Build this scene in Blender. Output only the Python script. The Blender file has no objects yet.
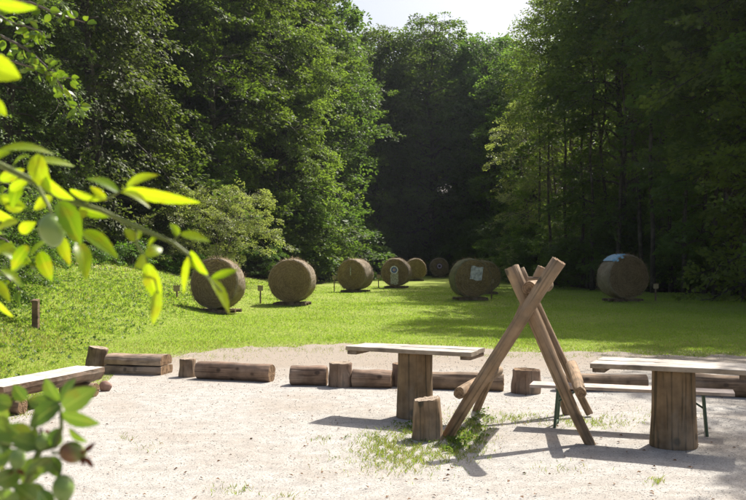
import bpy, math, random
import numpy as np
from mathutils import Vector, Matrix, Quaternion

SC = bpy.context.scene
COL = SC.collection
rnd = random.Random(7)
F = 900.0; CX = 373.0; HOR = 257.0; EYE = 1.6

def at(px, Y, z=0.0):
    return Vector(((px - CX) / F * Y, Y, z))
def zy(py, Y):
    return EYE - (py - HOR) * Y / F

# ------------------------------------------------------------------ nodes
class NT:
    def __init__(s, name):
        s.m = bpy.data.materials.new(name); s.m.use_nodes = True
        s.t = s.m.node_tree; s.t.nodes.clear()
        s.out = s.n('ShaderNodeOutputMaterial')
    def n(s, typ, **kw):
        nd = s.t.nodes.new(typ)
        for k, v in kw.items(): setattr(nd, k, v)
        return nd
    def l(s, a, b): s.t.links.new(a, b)
    def coord(s, scale=(1, 1, 1), which='Object'):
        tc = s.n('ShaderNodeTexCoord'); mp = s.n('ShaderNodeMapping')
        mp.inputs['Scale'].default_value = scale
        s.l(tc.outputs[which], mp.inputs['Vector']); return mp.outputs['Vector']
    def noise(s, vec, scale, detail=4, rough=.55, dist=0):
        nd = s.n('ShaderNodeTexNoise'); nd.inputs['Scale'].default_value = scale
        nd.inputs['Detail'].default_value = detail; nd.inputs['Roughness'].default_value = rough
        nd.inputs['Distortion'].default_value = dist
        if vec is not None: s.l(vec, nd.inputs['Vector'])
        return nd.outputs['Fac']
    def ramp(s, fac, stops, interp='LINEAR'):
        r = s.n('ShaderNodeValToRGB'); cr = r.color_ramp; cr.interpolation = interp
        while len(cr.elements) < len(stops): cr.elements.new(.5)
        for e, (p, c) in zip(cr.elements, stops):
            e.position = p
            e.color = (c, c, c, 1) if isinstance(c, (int, float)) else (*c, 1)
        s.l(fac, r.inputs['Fac']); return r.outputs['Color']
    def mix(s, fac, a, b, mode='MIX'):
        m = s.n('ShaderNodeMix', data_type='RGBA', blend_type=mode)
        for sock, v in ((m.inputs['Factor'], fac), (m.inputs['A'], a), (m.inputs['B'], b)):
            if hasattr(v, 'is_output'): s.l(v, sock)
            elif isinstance(v, (int, float)): sock.default_value = v
            else: sock.default_value = (*v, 1)
        return m.outputs['Result']
    def bump(s, h, strength=.5, dist=.02, normal=None):
        b = s.n('ShaderNodeBump'); b.inputs['Strength'].default_value = strength
        b.inputs['Distance'].default_value = dist; s.l(h, b.inputs['Height'])
        if normal is not None: s.l(normal, b.inputs['Normal'])
        return b.outputs['Normal']
    def pbr(s, col, rough=.8, normal=None, spec=.3, metallic=0):
        p = s.n('ShaderNodeBsdfPrincipled')
        if hasattr(col, 'is_output'): s.l(col, p.inputs['Base Color'])
        else: p.inputs['Base Color'].default_value = (*col, 1)
        if hasattr(rough, 'is_output'): s.l(rough, p.inputs['Roughness'])
        else: p.inputs['Roughness'].default_value = rough
        p.inputs['Specular IOR Level'].default_value = spec
        p.inputs['Metallic'].default_value = metallic
        if normal is not None: s.l(normal, p.inputs['Normal'])
        return p.outputs['BSDF']
    def done(s, sh): s.l(sh, s.out.inputs['Surface']); return s.m

def leaf_mat(name, c1, c2, trans=.45, tcol=None, rough=.5, spec=.35, tmul=1.6):
    t = NT(name)
    g = t.n('ShaderNodeNewGeometry'); oi = t.n('ShaderNodeObjectInfo')
    big = t.noise(t.coord(), .55, 3)
    f = t.n('ShaderNodeMath', operation='ADD'); t.l(g.outputs['Random Per Island'], f.inputs[0]); t.l(big, f.inputs[1])
    f2 = t.n('ShaderNodeMath', operation='MULTIPLY'); t.l(f.outputs[0], f2.inputs[0]); f2.inputs[1].default_value = .5
    c = t.mix(f2.outputs[0], c1, c2)
    hs = t.n('ShaderNodeHueSaturation')
    mr = t.n('ShaderNodeMapRange'); t.l(oi.outputs['Random'], mr.inputs[0]); mr.inputs[3].default_value = .485; mr.inputs[4].default_value = .515
    mv = t.n('ShaderNodeMapRange'); t.l(oi.outputs['Random'], mv.inputs[0]); mv.inputs[3].default_value = .8; mv.inputs[4].default_value = 1.2
    t.l(mr.outputs[0], hs.inputs['Hue']); t.l(mv.outputs[0], hs.inputs['Value']); t.l(c, hs.inputs['Color'])
    col = hs.outputs['Color']
    p = t.pbr(col, rough, spec=spec)
    tr = t.n('ShaderNodeBsdfTranslucent')
    tc = t.mix(1.0, col, tcol or (tmul, tmul * 1.15, tmul * .45), 'MULTIPLY')
    t.l(tc, tr.inputs['Color'])
    mx = t.n('ShaderNodeMixShader'); mx.inputs[0].default_value = trans
    t.l(p, mx.inputs[1]); t.l(tr.outputs[0], mx.inputs[2])
    return t.done(mx.outputs[0])

def wood_mat(name, a, b, dark, stretch=(14, 14, 1.2), rough=.8, bump=.6, crack=.5, crackscale=1.0):
    """grain runs along local Z"""
    t = NT(name)
    v = t.coord(stretch); n1 = t.noise(v, 1.6, 6, .6, .3)
    v2 = t.coord((stretch[0] * 2.2 * crackscale, stretch[1] * 2.2 * crackscale, stretch[2] * .7)); n2 = t.noise(v2, 1.3, 4, .5, .6)
    v3 = t.coord((1, 1, 1)); n3 = t.noise(v3, 5, 4)
    c = t.mix(n1, a, b)
    blot = t.ramp(n3, [(.35, .58), (.65, 1.15)])
    c = t.mix(1, c, blot, 'MULTIPLY')
    ck = t.ramp(n2, [(.37, 1), (.46, 0)])
    ckm = t.mix(crack, (0, 0, 0), ck)
    c = t.mix(ckm, c, dark)
    kn = t.n('ShaderNodeTexVoronoi'); kn.inputs['Scale'].default_value = 5.5; t.l(t.coord((1, 1, .8)), kn.inputs['Vector'])
    c = t.mix(t.ramp(kn.outputs['Distance'], [(.10, .85), (.2, 0)]), c, dark)
    c = t.mix(t.ramp(t.noise(t.coord((1, 1, .6)), 2.2, 7, .7), [(.48, 0), (.72, .5)]), c, (.33, .295, .245))
    h = t.mix(.5, t.ramp(n2, [(.3, 0), (.5, 1)]), n1)
    return t.done(t.pbr(c, rough, t.bump(h, bump, .012), .25))

def endgrain_mat(name, a, b, dark):
    t = NT(name)
    vec = t.coord((1, 1, .02)); w = t.n('ShaderNodeTexWave', wave_type='RINGS', rings_direction='Z')
    w.inputs['Scale'].default_value = 16; w.inputs['Distortion'].default_value = 2.5; w.inputs['Detail'].default_value = 3
    t.l(vec, w.inputs['Vector'])
    n = t.noise(t.coord(), 18, 5)
    c = t.mix(w.outputs['Fac'], a, b)
    c = t.mix(t.ramp(n, [(.35, .7), (.5, 0)]), c, dark)
    return t.done(t.pbr(c, .85, t.bump(w.outputs['Fac'], .3, .006), .2))

M = {}
M['log'] = wood_mat('log_wood', (.19, .125, .078), (.36, .255, .165), (.05, .03, .02))
M['log_red'] = wood_mat('log_wood_reddish', (.19, .12, .08), (.36, .245, .17), (.05, .03, .02), crack=.6)
M['pole'] = wood_mat('pole_wood', (.20, .125, .07), (.43, .305, .19), (.04, .035, .02), stretch=(16, 16, 1.0), crack=.45)
M['post'] = wood_mat('column_wood', (.165, .105, .055), (.33, .23, .13), (.04, .035, .02), stretch=(10, 10, .6), crack=.75, bump=.9)
M['end'] = endgrain_mat('end_grain', (.30, .20, .12), (.20, .125, .07), (.06, .035, .02))
M['end_grey'] = endgrain_mat('end_grain_weathered', (.42, .34, .26), (.26, .2, .14), (.08, .05, .03))
M['plank'] = wood_mat('weathered_plank', (.40, .355, .30), (.57, .52, .46), (.12, .09, .07), stretch=(2.0, 30, 30), crack=.5, bump=.35)
M['plank_side'] = wood_mat('plank_edge', (.30, .23, .16), (.42, .34, .25), (.1, .07, .05), stretch=(2.0, 30, 30), crack=.4, bump=.4)
M['batten'] = wood_mat('batten_wood', (.14, .09, .055), (.24, .16, .1), (.04, .03, .02), stretch=(20, 2, 20), crack=.4)
M['bark'] = wood_mat('tree_bark', (.04, .032, .025), (.095, .075, .055), (.015, .012, .01), stretch=(6, 6, 1.2), crack=.6, bump=1)
M['bark_pale'] = wood_mat('tree_bark_pale', (.10, .085, .065), (.20, .17, .13), (.04, .03, .025), stretch=(5, 5, 1.2), crack=.5, bump=1)
M['bark_bench'] = wood_mat('bench_bark', (.13, .08, .05), (.30, .2, .13), (.04, .025, .015), stretch=(1.2, 9, 9), crack=.6, bump=1)
M['bench_top'] = wood_mat('bench_flat_top', (.5, .46, .41), (.68, .64, .58), (.25, .2, .15), stretch=(1.0, 16, 16), crack=.25, bump=.3)
M['split'] = wood_mat('split_log', (.24, .165, .115), (.42, .31, .22), (.07, .045, .03), stretch=(1.2, 13, 13), crack=.5, bump=.7)
M['beer_top'] = wood_mat('bench_board', (.52, .42, .36), (.62, .53, .47), (.3, .22, .17), stretch=(1.2, 16, 16), crack=.2, bump=.15, rough=.5)
t = NT('green_steel'); M['green_steel'] = t.done(t.pbr(t.mix(t.noise(t.coord(), 30, 4), (.035, .075, .045), (.07, .12, .075)), .45, spec=.5))
M['leaf_a'] = leaf_mat('leaf_green', (.062, .098, .020), (.125, .16, .038), trans=.5, rough=.55, spec=.25)
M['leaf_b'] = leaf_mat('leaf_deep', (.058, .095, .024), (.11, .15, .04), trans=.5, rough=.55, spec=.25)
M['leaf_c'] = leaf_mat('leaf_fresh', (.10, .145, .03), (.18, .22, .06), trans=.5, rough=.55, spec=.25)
M['leaf_pale'] = leaf_mat('leaf_silvery', (.19, .215, .085), (.32, .345, .16), trans=.5, rough=.45, spec=.4)
M['leaf_weed'] = leaf_mat('leaf_weed', (.06, .12, .02), (.13, .20, .04), trans=.45)
M['needle'] = leaf_mat('spray_green', (.07, .105, .028), (.14, .17, .055), trans=.45, rough=.55, spec=.25)
M['blade'] = leaf_mat('grass_blade', (.17, .25, .035), (.33, .38, .085), trans=.5, tmul=1.3, spec=.2)
M['blade_dry'] = leaf_mat('grass_blade_dry', (.32, .29, .11), (.46, .42, .2), trans=.4, tmul=1.1)
M['rose_leaf'] = None

# rose leaf with a paler midrib, uses UV u across, v along
def rose_leaf_mat(nm='rose_leaf', ca=(.075, .15, .012), cb=(.15, .22, .025), cv=(.20, .27, .06), tf=.6, tm=(3.3, 2.9, .22)):
    t = NT(nm)
    uv = t.n('ShaderNodeTexCoord').outputs['UV']
    sp = t.n('ShaderNodeSeparateXYZ'); t.l(uv, sp.inputs[0])
    g = t.n('ShaderNodeNewGeometry')
    a = t.n('ShaderNodeMath', operation='SUBTRACT'); t.l(sp.outputs[0], a.inputs[0]); a.inputs[1].default_value = .5
    b = t.n('ShaderNodeMath', operation='ABSOLUTE'); t.l(a.outputs[0], b.inputs[0])
    # side veins
    vv = t.n('ShaderNodeMath', operation='MULTIPLY_ADD'); t.l(b.outputs[0], vv.inputs[0]); vv.inputs[1].default_value = -.9; t.l(sp.outputs[1], vv.inputs[2])
    w = t.n('ShaderNodeMath', operation='MULTIPLY'); t.l(vv.outputs[0], w.inputs[0]); w.inputs[1].default_value = 8
    fr = t.n('ShaderNodeMath', operation='PINGPONG'); t.l(w.outputs[0], fr.inputs[0]); fr.inputs[1].default_value = .5
    vein = t.ramp(fr.outputs[0], [(0.0, .55), (.12, 0)])
    mid = t.ramp(b.outputs[0], [(.0, 1), (.05, 0)])
    vm = t.mix(1, vein, mid, 'ADD')
    c = t.mix(g.outputs['Random Per Island'], ca, cb)
    bl = t.noise(t.coord(), 60, 4, .6); c = t.mix(t.ramp(bl, [(.52, 0), (.66, .6)]), c, (.13, .12, .02))
    c = t.mix(vm, c, cv)
    p = t.pbr(c, .38, spec=.5)
    tr = t.n('ShaderNodeBsdfTranslucent'); t.l(t.mix(1, c, tm, 'MULTIPLY'), tr.inputs['Color'])
    mx = t.n('ShaderNodeMixShader'); mx.inputs[0].default_value = tf
    t.l(p, mx.inputs[1]); t.l(tr.outputs[0], mx.inputs[2]); return t.done(mx.outputs[0])
M['rose_leaf'] = rose_leaf_mat()
M['rose_leaf_dull'] = rose_leaf_mat('rose_leaf_dull', (.05, .10, .022), (.11, .17, .045), (.2, .25, .1), .35, (2.2, 2.3, .5))
M['twig_leaf'] = rose_leaf_mat('twig_leaf', (.05, .10, .018), (.10, .16, .03), (.14, .2, .05), .5, (2.0, 2.0, .4))
t = NT('rose_stem'); M['rose_stem'] = t.done(t.pbr(t.mix(t.noise(t.coord(), 20), (.10, .16, .03), (.20, .20, .06)), .5))
t = NT('hip_skin'); M['hip'] = t.done(t.pbr(t.mix(t.ramp(t.noise(t.coord(), 25, 2), [(.42, 0), (.62, 1)]), (.17, .22, .045), (.22, .10, .045)), .3, spec=.5))
t = NT('hip_green'); M['hip_green'] = t.done(t.pbr(t.mix(t.noise(t.coord(), 20), (.14, .24, .05), (.26, .34, .09)), .3, spec=.5))
t = NT('hip_sepal'); M['sepal'] = t.done(t.pbr((.14, .045, .02), .7))

# straw
def straw_mat(name, a, b, side=False):
    t = NT(name)
    vec = t.coord((1, 1, 1))
    n = t.noise(vec, 55, 5, .7); n2 = t.noise(vec, 3.2, 4, .6)
    w = t.n('ShaderNodeTexWave', wave_type='RINGS', rings_direction='Y')
    w.inputs['Scale'].default_value = 3.2; w.inputs['Distortion'].default_value = 9; w.inputs['Detail'].default_value = 4; w.inputs['Detail Scale'].default_value = 2
    t.l(vec, w.inputs['Vector'])
    c = t.mix(n, a, b)
    c = t.mix(1, c, t.ramp(n2, [(.3, .6), (.7, 1.15)]), 'MULTIPLY')
    if side:
        h = n
    else:
        c = t.mix(1, c, t.ramp(w.outputs['Fac'], [(0, .88), (1, 1.06)]), 'MULTIPLY')
        h = t.mix(.2, n, w.outputs['Fac'])
    return t.done(t.pbr(c, .95, t.bump(h, 1, .05), .1))
M['straw'] = straw_mat('straw_face', (.22, .145, .08), (.44, .31, .185))
M['straw_gold'] = straw_mat('straw_face_golden', (.24, .17, .06), (.48, .35, .14))
t = NT('straw_fibre'); g_ = t.n('ShaderNodeNewGeometry')
M['straw_fibre'] = t.done(t.pbr(t.mix(g_.outputs['Random Per Island'], (.15, .095, .045), (.44, .32, .17)), .8))
M['straw_side'] = straw_mat('straw_side', (.30, .24, .17), (.52, .44, .34), True)
M['straw_side_g'] = straw_mat('straw_side_mossy', (.15, .17, .09), (.32, .32, .2), True)
t = NT('blue_tarp'); M['tarp'] = t.done(t.pbr(t.mix(t.noise(t.coord(), 9), (.10, .28, .42), (.22, .45, .60)), .4, t.bump(t.noise(t.coord(), 7, 5), 1, .04), .5))
t = NT('target_sheet'); M['sheet'] = t.done(t.pbr(t.mix(t.ramp(t.noise(t.coord(), 9, 5), [(.4, 0), (.6, 1)]), (.62, .62, .58), (.36, .37, .36)), .7))
t = NT('target_sheet_print'); M['sheet2'] = t.done(t.pbr(t.mix(t.ramp(t.noise(t.coord((3, 1, 1)), 14, 4), [(.46, 0), (.54, 1)]), (.56, .54, .40), (.30, .28, .2)), .7))
def ring_mat(name, stops):
    t = NT(name); tc = t.n('ShaderNodeTexCoord'); ln = t.n('ShaderNodeVectorMath', operation='LENGTH')
    t.l(tc.outputs['Object'], ln.inputs[0])
    return t.done(t.pbr(t.ramp(ln.outputs['Value'], stops, 'CONSTANT'), .7))
M['round1'] = ring_mat('round_target_blue', [(0, (.55, .25, .25)), (.05, (.6, .6, .6)), (.07, (.10, .14, .35)), (.15, (.75, .75, .75))])
M['round2'] = ring_mat('round_target_pink', [(0, (.08, .05, .08)), (.09, (.5, .36, .46)), (.19, (.16, .10, .14))])
t = NT('small_board'); M['board'] = t.done(t.pbr(t.mix(t.noise(t.coord(), 12), (.30, .23, .14), (.42, .34, .22)), .8))
t = NT('stone'); 
_g = t.n('ShaderNodeNewGeometry')
M['stone'] = t.done(t.pbr(t.mix(_g.outputs['Random Per Island'], (.20, .185, .165), (.50, .475, .44)), .85))
t = NT('stone_red'); M['stone_red'] = t.done(t.pbr(t.mix(t.noise(t.coord(), 20), (.22, .13, .1), (.36, .24, .19)), .85, t.bump(t.noise(t.coord(), 14), .6, .02)))
t = NT('dead_leaf'); M['dead'] = t.done(t.pbr((.16, .085, .04), .8))

# ground materials
def terrain_mat():
    t = NT('lawn_and_forest_floor')
    v = t.coord()
    n = t.noise(v, 1.1, 6, .65); f = t.noise(v, 16, 5, .7); w = t.noise(v, .18, 3)
    g = t.mix(n, (.17, .225, .03), (.27, .32, .06))
    g = t.mix(1, g, t.ramp(f, [(.3, .65), (.7, 1.25)]), 'MULTIPLY')
    g = t.mix(t.ramp(w, [(.45, 0), (.7, .35)]), g, (.33, .34, .10))
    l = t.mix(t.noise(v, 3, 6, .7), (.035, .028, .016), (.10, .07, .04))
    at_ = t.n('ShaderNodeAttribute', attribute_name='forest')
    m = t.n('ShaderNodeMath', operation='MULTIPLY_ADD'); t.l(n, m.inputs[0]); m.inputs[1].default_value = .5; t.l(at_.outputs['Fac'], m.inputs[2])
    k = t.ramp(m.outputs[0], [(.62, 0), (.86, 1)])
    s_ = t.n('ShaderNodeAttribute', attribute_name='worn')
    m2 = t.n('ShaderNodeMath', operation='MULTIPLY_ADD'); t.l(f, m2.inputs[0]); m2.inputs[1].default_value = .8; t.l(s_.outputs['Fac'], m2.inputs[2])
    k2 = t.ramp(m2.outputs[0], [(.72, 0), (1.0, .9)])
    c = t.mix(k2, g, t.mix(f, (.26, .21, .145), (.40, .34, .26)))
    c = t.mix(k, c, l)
    return t.done(t.pbr(c, .9, t.bump(t.mix(.5, n, f), .8, .06), .15))
M['terrain'] = terrain_mat()
def gravel_mat():
    t = NT('gravel')
    v = t.coord()
    f = t.noise(v, 60, 6, .75); n = t.noise(v, 1.3, 6, .6); n2 = t.noise(v, 7, 5, .65)
    vo = t.n('ShaderNodeTexVoronoi'); vo.inputs['Scale'].default_value = 55; t.l(v, vo.inputs['Vector'])
    c = t.mix(t.ramp(f, [(.3, 0), (.7, 1)]), (.20, .187, .165), (.50, .475, .435))
    c = t.mix(t.ramp(vo.outputs['Distance'], [(.25, 0), (.6, .5)]), c, (.45, .427, .39))
    c = t.mix(1, c, t.ramp(n2, [(.3, .74), (.7, 1.12)]), 'MULTIPLY')
    soil = t.mix(f, (.20, .16, .12), (.35, .295, .235))
    sp = t.n('ShaderNodeSeparateXYZ'); t.l(v, sp.inputs[0])
    # bare soil band near the lawn
    mr = t.n('ShaderNodeMapRange'); t.l(sp.outputs[1], mr.inputs[0]); mr.inputs[1].default_value = 11; mr.inputs[2].default_value = 15.5
    ma = t.n('ShaderNodeMath', operation='MULTIPLY_ADD'); t.l(n, ma.inputs[0]); ma.inputs[1].default_value = .9; t.l(mr.outputs[0], ma.inputs[2])
    c = t.mix(t.ramp(ma.outputs[0], [(.45, 0), (1.1, .85)]), c, soil)
    c = t.mix(t.ramp(t.noise(v, .7, 8, .7), [(.46, 0), (.68, .6)]), c, soil)
    h = t.mix(.5, f, vo.outputs['Distance'])
    return t.done(t.pbr(c, .9, t.bump(h, .55, .010), .2))
M['gravel'] = gravel_mat()

# ------------------------------------------------------------------ mesh helpers
class MB:
    def __init__(s): s.v = []; s.f = []; s.m = []; s.n = 0
    def add(s, verts, faces, mi=0):
        verts = np.asarray(verts, dtype=np.float64).reshape(-1, 3)
        s.v.append(verts); k = s.n
        for f in faces: s.f.append([i + k for i in f]); s.m.append(mi)
        s.n += len(verts)
    def box(s, size, loc=(0, 0, 0), rot=None, mi=0):
        x, y, z = (q / 2 for q in size)
        vs = [Vector(p) for p in ((-x, -y, -z), (x, -y, -z), (x, y, -z), (-x, y, -z), (-x, -y, z), (x, -y, z), (x, y, z), (-x, y, z))]
        if rot is not None: vs = [rot @ p for p in vs]
        s.add([p + Vector(loc) for p in vs], [(0, 3, 2, 1), (4, 5, 6, 7), (0, 1, 5, 4), (1, 2, 6, 5), (2, 3, 7, 6), (3, 0, 4, 7)], mi)
    def tube(s, pts, rad, seg=6, caps=True, mi=0):
        pts = [Vector(p) for p in pts]; k = len(pts); vs = []; u = None
        for i, p in enumerate(pts):
            d = (pts[min(i + 1, k - 1)] - pts[max(i - 1, 0)])
            d = d.normalized() if d.length > 1e-9 else Vector((0, 0, 1))
            if u is None: u = d.orthogonal().normalized()
            u = (u - d * u.dot(d)).normalized(); w = d.cross(u)
            for j in range(seg):
                a = 2 * math.pi * j / seg
                vs.append(p + (u * math.cos(a) + w * math.sin(a)) * rad[i])
        fs = []
        for i in range(k - 1):
            for j in range(seg):
                a = i * seg + j; b = i * seg + (j + 1) % seg
                fs.append((a, b, b + seg, a + seg))
        if caps: fs.append(tuple(range(seg))[::-1]); fs.append(tuple(range((k - 1) * seg, k * seg)))
        s.add(vs, fs, mi)
    def mesh(s, name, mats, smooth=False):
        me = bpy.data.meshes.new(name)
        v = np.concatenate(s.v) if s.v else np.zeros((0, 3))
        me.from_pydata(v.tolist(), [], s.f)
        for m in mats: me.materials.append(m)
        if len(mats) > 1: me.polygons.foreach_set('material_index', s.m)
        if smooth: me.polygons.foreach_set('use_smooth', [True] * len(me.polygons))
        me.update(); return me

def quads_mesh(name, V, mat, nper=4, smooth=False):
    """V: (N, nper, 3) one polygon per row"""
    N = V.shape[0]; me = bpy.data.meshes.new(name)
    me.vertices.add(N * nper); me.vertices.foreach_set('co', V.astype(np.float32).ravel())
    me.loops.add(N * nper); me.loops.foreach_set('vertex_index', np.arange(N * nper, dtype=np.int32))
    me.polygons.add(N); me.polygons.foreach_set('loop_start', np.arange(0, N * nper, nper, dtype=np.int32))
    me.polygons.foreach_set('loop_total', np.full(N, nper, dtype=np.int32))
    me.materials.append(mat); me.update(calc_edges=True); me.validate(); return me

def tag(o, label=None, cat=None, group=None, kind=None):
    if label: o['label'] = label
    if cat: o['category'] = cat
    if group: o['group'] = group
    if kind: o['kind'] = kind
    return o
def link(name, me, parent=None, loc=(0, 0, 0), rot=None):
    o = bpy.data.objects.new(name, me); COL.objects.link(o)
    o.location = loc
    if rot is not None:
        o.rotation_mode = 'QUATERNION'; o.rotation_quaternion = rot
    if parent: o.parent = parent
    return o
def empty(name, loc, rz=0):
    o = bpy.data.objects.new(name, None); COL.objects.link(o); o.location = loc; o.rotation_euler = (0, 0, rz); o.empty_display_size = .2
    return o
def copy_tree(o, parent=None):
    c = o.copy(); COL.objects.link(c); c.parent = parent
    for ch in list(o.children): copy_tree(ch, c)
    return c
def norm(a): return a / (np.linalg.norm(a, axis=-1, keepdims=True) + 1e-9)

# ------------------------------------------------------------------ terrain
def H(x, y):
    x = np.asarray(x, float); y = np.asarray(y, float)
    xb = np.clip(5.5 - .05 * (y - 17), 4.6, 6.0) - 1.0
    t = np.maximum(0, -x - xb)
    h = .24 * t * t / (t + 1.3)
    h = np.minimum(h, 2.2 + .05 * h)
    xx = np.clip(-x - 19, 0, 20); h = h + .35 * xx**2 / (xx + 4)
    yy = np.clip(y - 84, 0, 34); h = h + .38 * yy**2 / (yy + 10)
    xx = np.clip(x - 24, 0, 16); h = h + .30 * xx**2 / (xx + 6)
    far = np.clip((y - 17) / 8, 0, 1) + np.clip((-x - 6) / 3, 0, 1)
    far = np.clip(far, 0, 1)
    h = h + far * .035 * (np.sin(x * .9 + 1.3 * np.sin(y * .31)) + np.sin(y * .7 + x * .4)) * np.clip((70 - y) / 40, .2, 1) - far * .03
    return np.where(y < 300, h, h)
FB = np.array([(-400, 22), (-50, 33), (100, 36), (230, 46), (320, 54), (345, 66), (400, 79), (480, 77), (530, 60), (560, 50), (620, 43), (746, 37), (1100, 30)], float)
def forest_Y(x, y):
    px = CX + F * x / np.maximum(y, 5)
    return np.interp(px, FB[:, 0], FB[:, 1])
def axis(lo, hi, c0, c1, fine, n):
    a = np.arange(c0, c1 + 1e-6, fine)
    l = c0 - np.geomspace(fine, c0 - lo, n)[::1]; r = c1 + np.geomspace(fine, hi - c1, n)
    return np.unique(np.concatenate([l, a, r]))
gx = axis(-260, 260, -22, 22, .35, 40); gy = axis(-60, 420, 4, 60, .35, 50)
X, Y = np.meshgrid(gx, gy); Z = H(X, Y)
nx, ny = len(gx), len(gy)
me = bpy.data.meshes.new('lawn')
me.vertices.add(nx * ny); me.vertices.foreach_set('co', np.stack([X, Y, Z], -1).astype(np.float32).ravel())
i = np.arange(ny - 1)[:, None] * nx + np.arange(nx - 1)[None, :]
q = np.stack([i, i + 1, i + nx + 1, i + nx], -1).reshape(-1, 4)
me.loops.add(q.size); me.loops.foreach_set('vertex_index', q.ravel().astype(np.int32))
me.polygons.add(len(q)); me.polygons.foreach_set('loop_start', np.arange(0, q.size, 4, dtype=np.int32)); me.polygons.foreach_set('loop_total', np.full(len(q), 4, dtype=np.int32))
me.update(calc_edges=True)
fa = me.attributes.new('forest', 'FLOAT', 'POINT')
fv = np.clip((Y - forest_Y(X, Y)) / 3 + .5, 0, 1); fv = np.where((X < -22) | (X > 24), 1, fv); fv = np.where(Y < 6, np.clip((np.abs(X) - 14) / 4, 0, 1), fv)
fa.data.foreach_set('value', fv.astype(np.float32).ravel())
wa = me.attributes.new('worn', 'FLOAT', 'POINT')
edgeY = np.interp(CX + F * X / np.maximum(Y, 5), [0, 200, 340, 500, 746], [10, 15.2, 16.5, 15.5, 14.8])
wv = np.clip(1 - (Y - edgeY) / 1.6, 0, 1) * .55
# trodden path along the top of the bank
wv = np.maximum(wv, .55 * np.exp(-((Y - forest_Y(X, Y) + 3.2) / 1.0)**2) * (X < -6.5))
wa.data.foreach_set('value', wv.astype(np.float32).ravel())
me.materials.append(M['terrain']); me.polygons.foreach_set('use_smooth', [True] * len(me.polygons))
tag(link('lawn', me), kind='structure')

# gravel yard
edge_px = [(-500, 470), (-120, 432), (0, 419), (40, 407), (80, 393), (106, 384), (112, 372), (150, 361), (190, 353), (260, 346.5), (340, 345), (450, 348), (540, 352), (620, 353), (746, 357), (1000, 364)]
poly = []
for (px, py) in edge_px:
    Yw = F * EYE / (py - HOR); poly.append(((px - CX) / F * Yw, Yw))
poly += [(9, 2), (6, -3), (-6, -3), (-8, 3)]
pts = []
r1 = random.Random(3)
for k in range(len(poly)):
    a = Vector(poly[k]); b = Vector(poly[(k + 1) % len(poly)]); n = max(1, int((b - a).length / .07))
    for j in range(n):
        p = a.lerp(b, j / n)
        w = .10 * math.sin(p.x * 3.1 + p.y) + .07 * math.sin(p.x * 9.7 + p.y * 5) + r1.uniform(-.045, .045)
        if p.y > 4: p = p + Vector((0, w * (p.y / 12)**2 * 1.3))
        pts.append((p.x, p.y, .004))
GR = np.array([(p[0], p[1]) for p in pts])
mb = MB(); mb.add(pts, [tuple(range(len(pts)))[::-1]])
me = mb.mesh('gravel_yard', [M['gravel']])
if me.polygons[0].normal.z < 0: me.flip_normals()
import bmesh
bm = bmesh.new(); bm.from_mesh(me); bmesh.ops.triangulate(bm, faces=bm.faces[:]); bm.to_mesh(me); bm.free()
tag(link('gravel_yard', me), kind='structure')
def in_gravel(x, y):
    px_, py_ = x, y; inside = np.zeros(len(x), bool); P = GR[::3]; n = len(P); j = n - 1
    for i in range(n):
        xi, yi = P[i]; xj, yj = P[j]
        c = ((yi > py_) != (yj > py_)) & (px_ < (xj - xi) * (py_ - yi) / (yj - yi + 1e-12) + xi)
        inside ^= c; j = i
    return inside

# ------------------------------------------------------------------ grass, weeds, pebbles
rng = np.random.default_rng(5)
def in_view(x, y, m=40):
    px = CX + F * x / y
    return (px > -m) & (px < 746 + m)
def blades(name, x, y, h, w, mat, lean=.5):
    n = len(x); z = H(x, y)
    a = rng.uniform(0, 2 * np.pi, n); side = np.stack([np.cos(a), np.sin(a), np.zeros(n)], -1)
    b = rng.uniform(0, 2 * np.pi, n); ln = rng.uniform(.1, 1, n) * lean * h
    d = np.stack([np.cos(b) * ln, np.sin(b) * ln, h], -1)
    P = np.stack([x, y, z - .005], -1); hw = (w / 2)[:, None]
    V = np.stack([P - side * hw, P + side * hw, P + d * .55 + side * hw * .8 + [0, 0, .0], P + d * np.array([1.25, 1.25, .95]), P + d * .55 - side * hw * .8], 1)
    return quads_mesh(name, V, mat, 5)
def scatter_lawn(n, y0, y1, pw):
    n = int(n * 1.35)
    u = rng.uniform(0, 1, n)
    y = (y0**(1 - pw) + u * (y1**(1 - pw) - y0**(1 - pw)))**(1 / (1 - pw))
    px = rng.uniform(-20, 766, n); x = (px - CX) / F * y
    return x, y
x, y = scatter_lawn(330000, 9, 50, 1.35)
ok = (~in_gravel(x, y)) & (y < forest_Y(x, y) + .5)
x, y = x[ok], y[ok]
pxv = CX + F * x / y
patch = .5 + .5 * np.sin(x * 1.7 + 2 * np.sin(y * .9)) * np.sin(y * 1.3 + x * .5)
h = rng.uniform(.012, .032, len(x)) * (1 + .5 * patch) * np.clip(.9 + y / 90, .8, 1.3)
bank = np.clip((-x - 4.6) / 1.5, 0, 1); h = h * (1 + 1.3 * bank * rng.uniform(.1, 1, len(x))**2)
w = h * rng.uniform(.16, .3, len(x)) * np.clip(y / 14, .8, 2.2)
dry = rng.uniform(0, 1, len(x)) < (.04 + .25 * (y < 17) + .08 * (patch > .8) + .16 * bank)
tag(link('lawn_grass', blades('lawn_grass', x[~dry], y[~dry], h[~dry], w[~dry], M['blade'], 1.3)), 'short sunlit green grass blades covering the lawn', 'grass', kind='stuff')
tag(link('dry_grass', blades('dry_grass', x[dry], y[dry], h[dry], w[dry], M['blade_dry'])), 'straw coloured dry grass blades among the green lawn', 'grass', kind='stuff')

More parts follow.
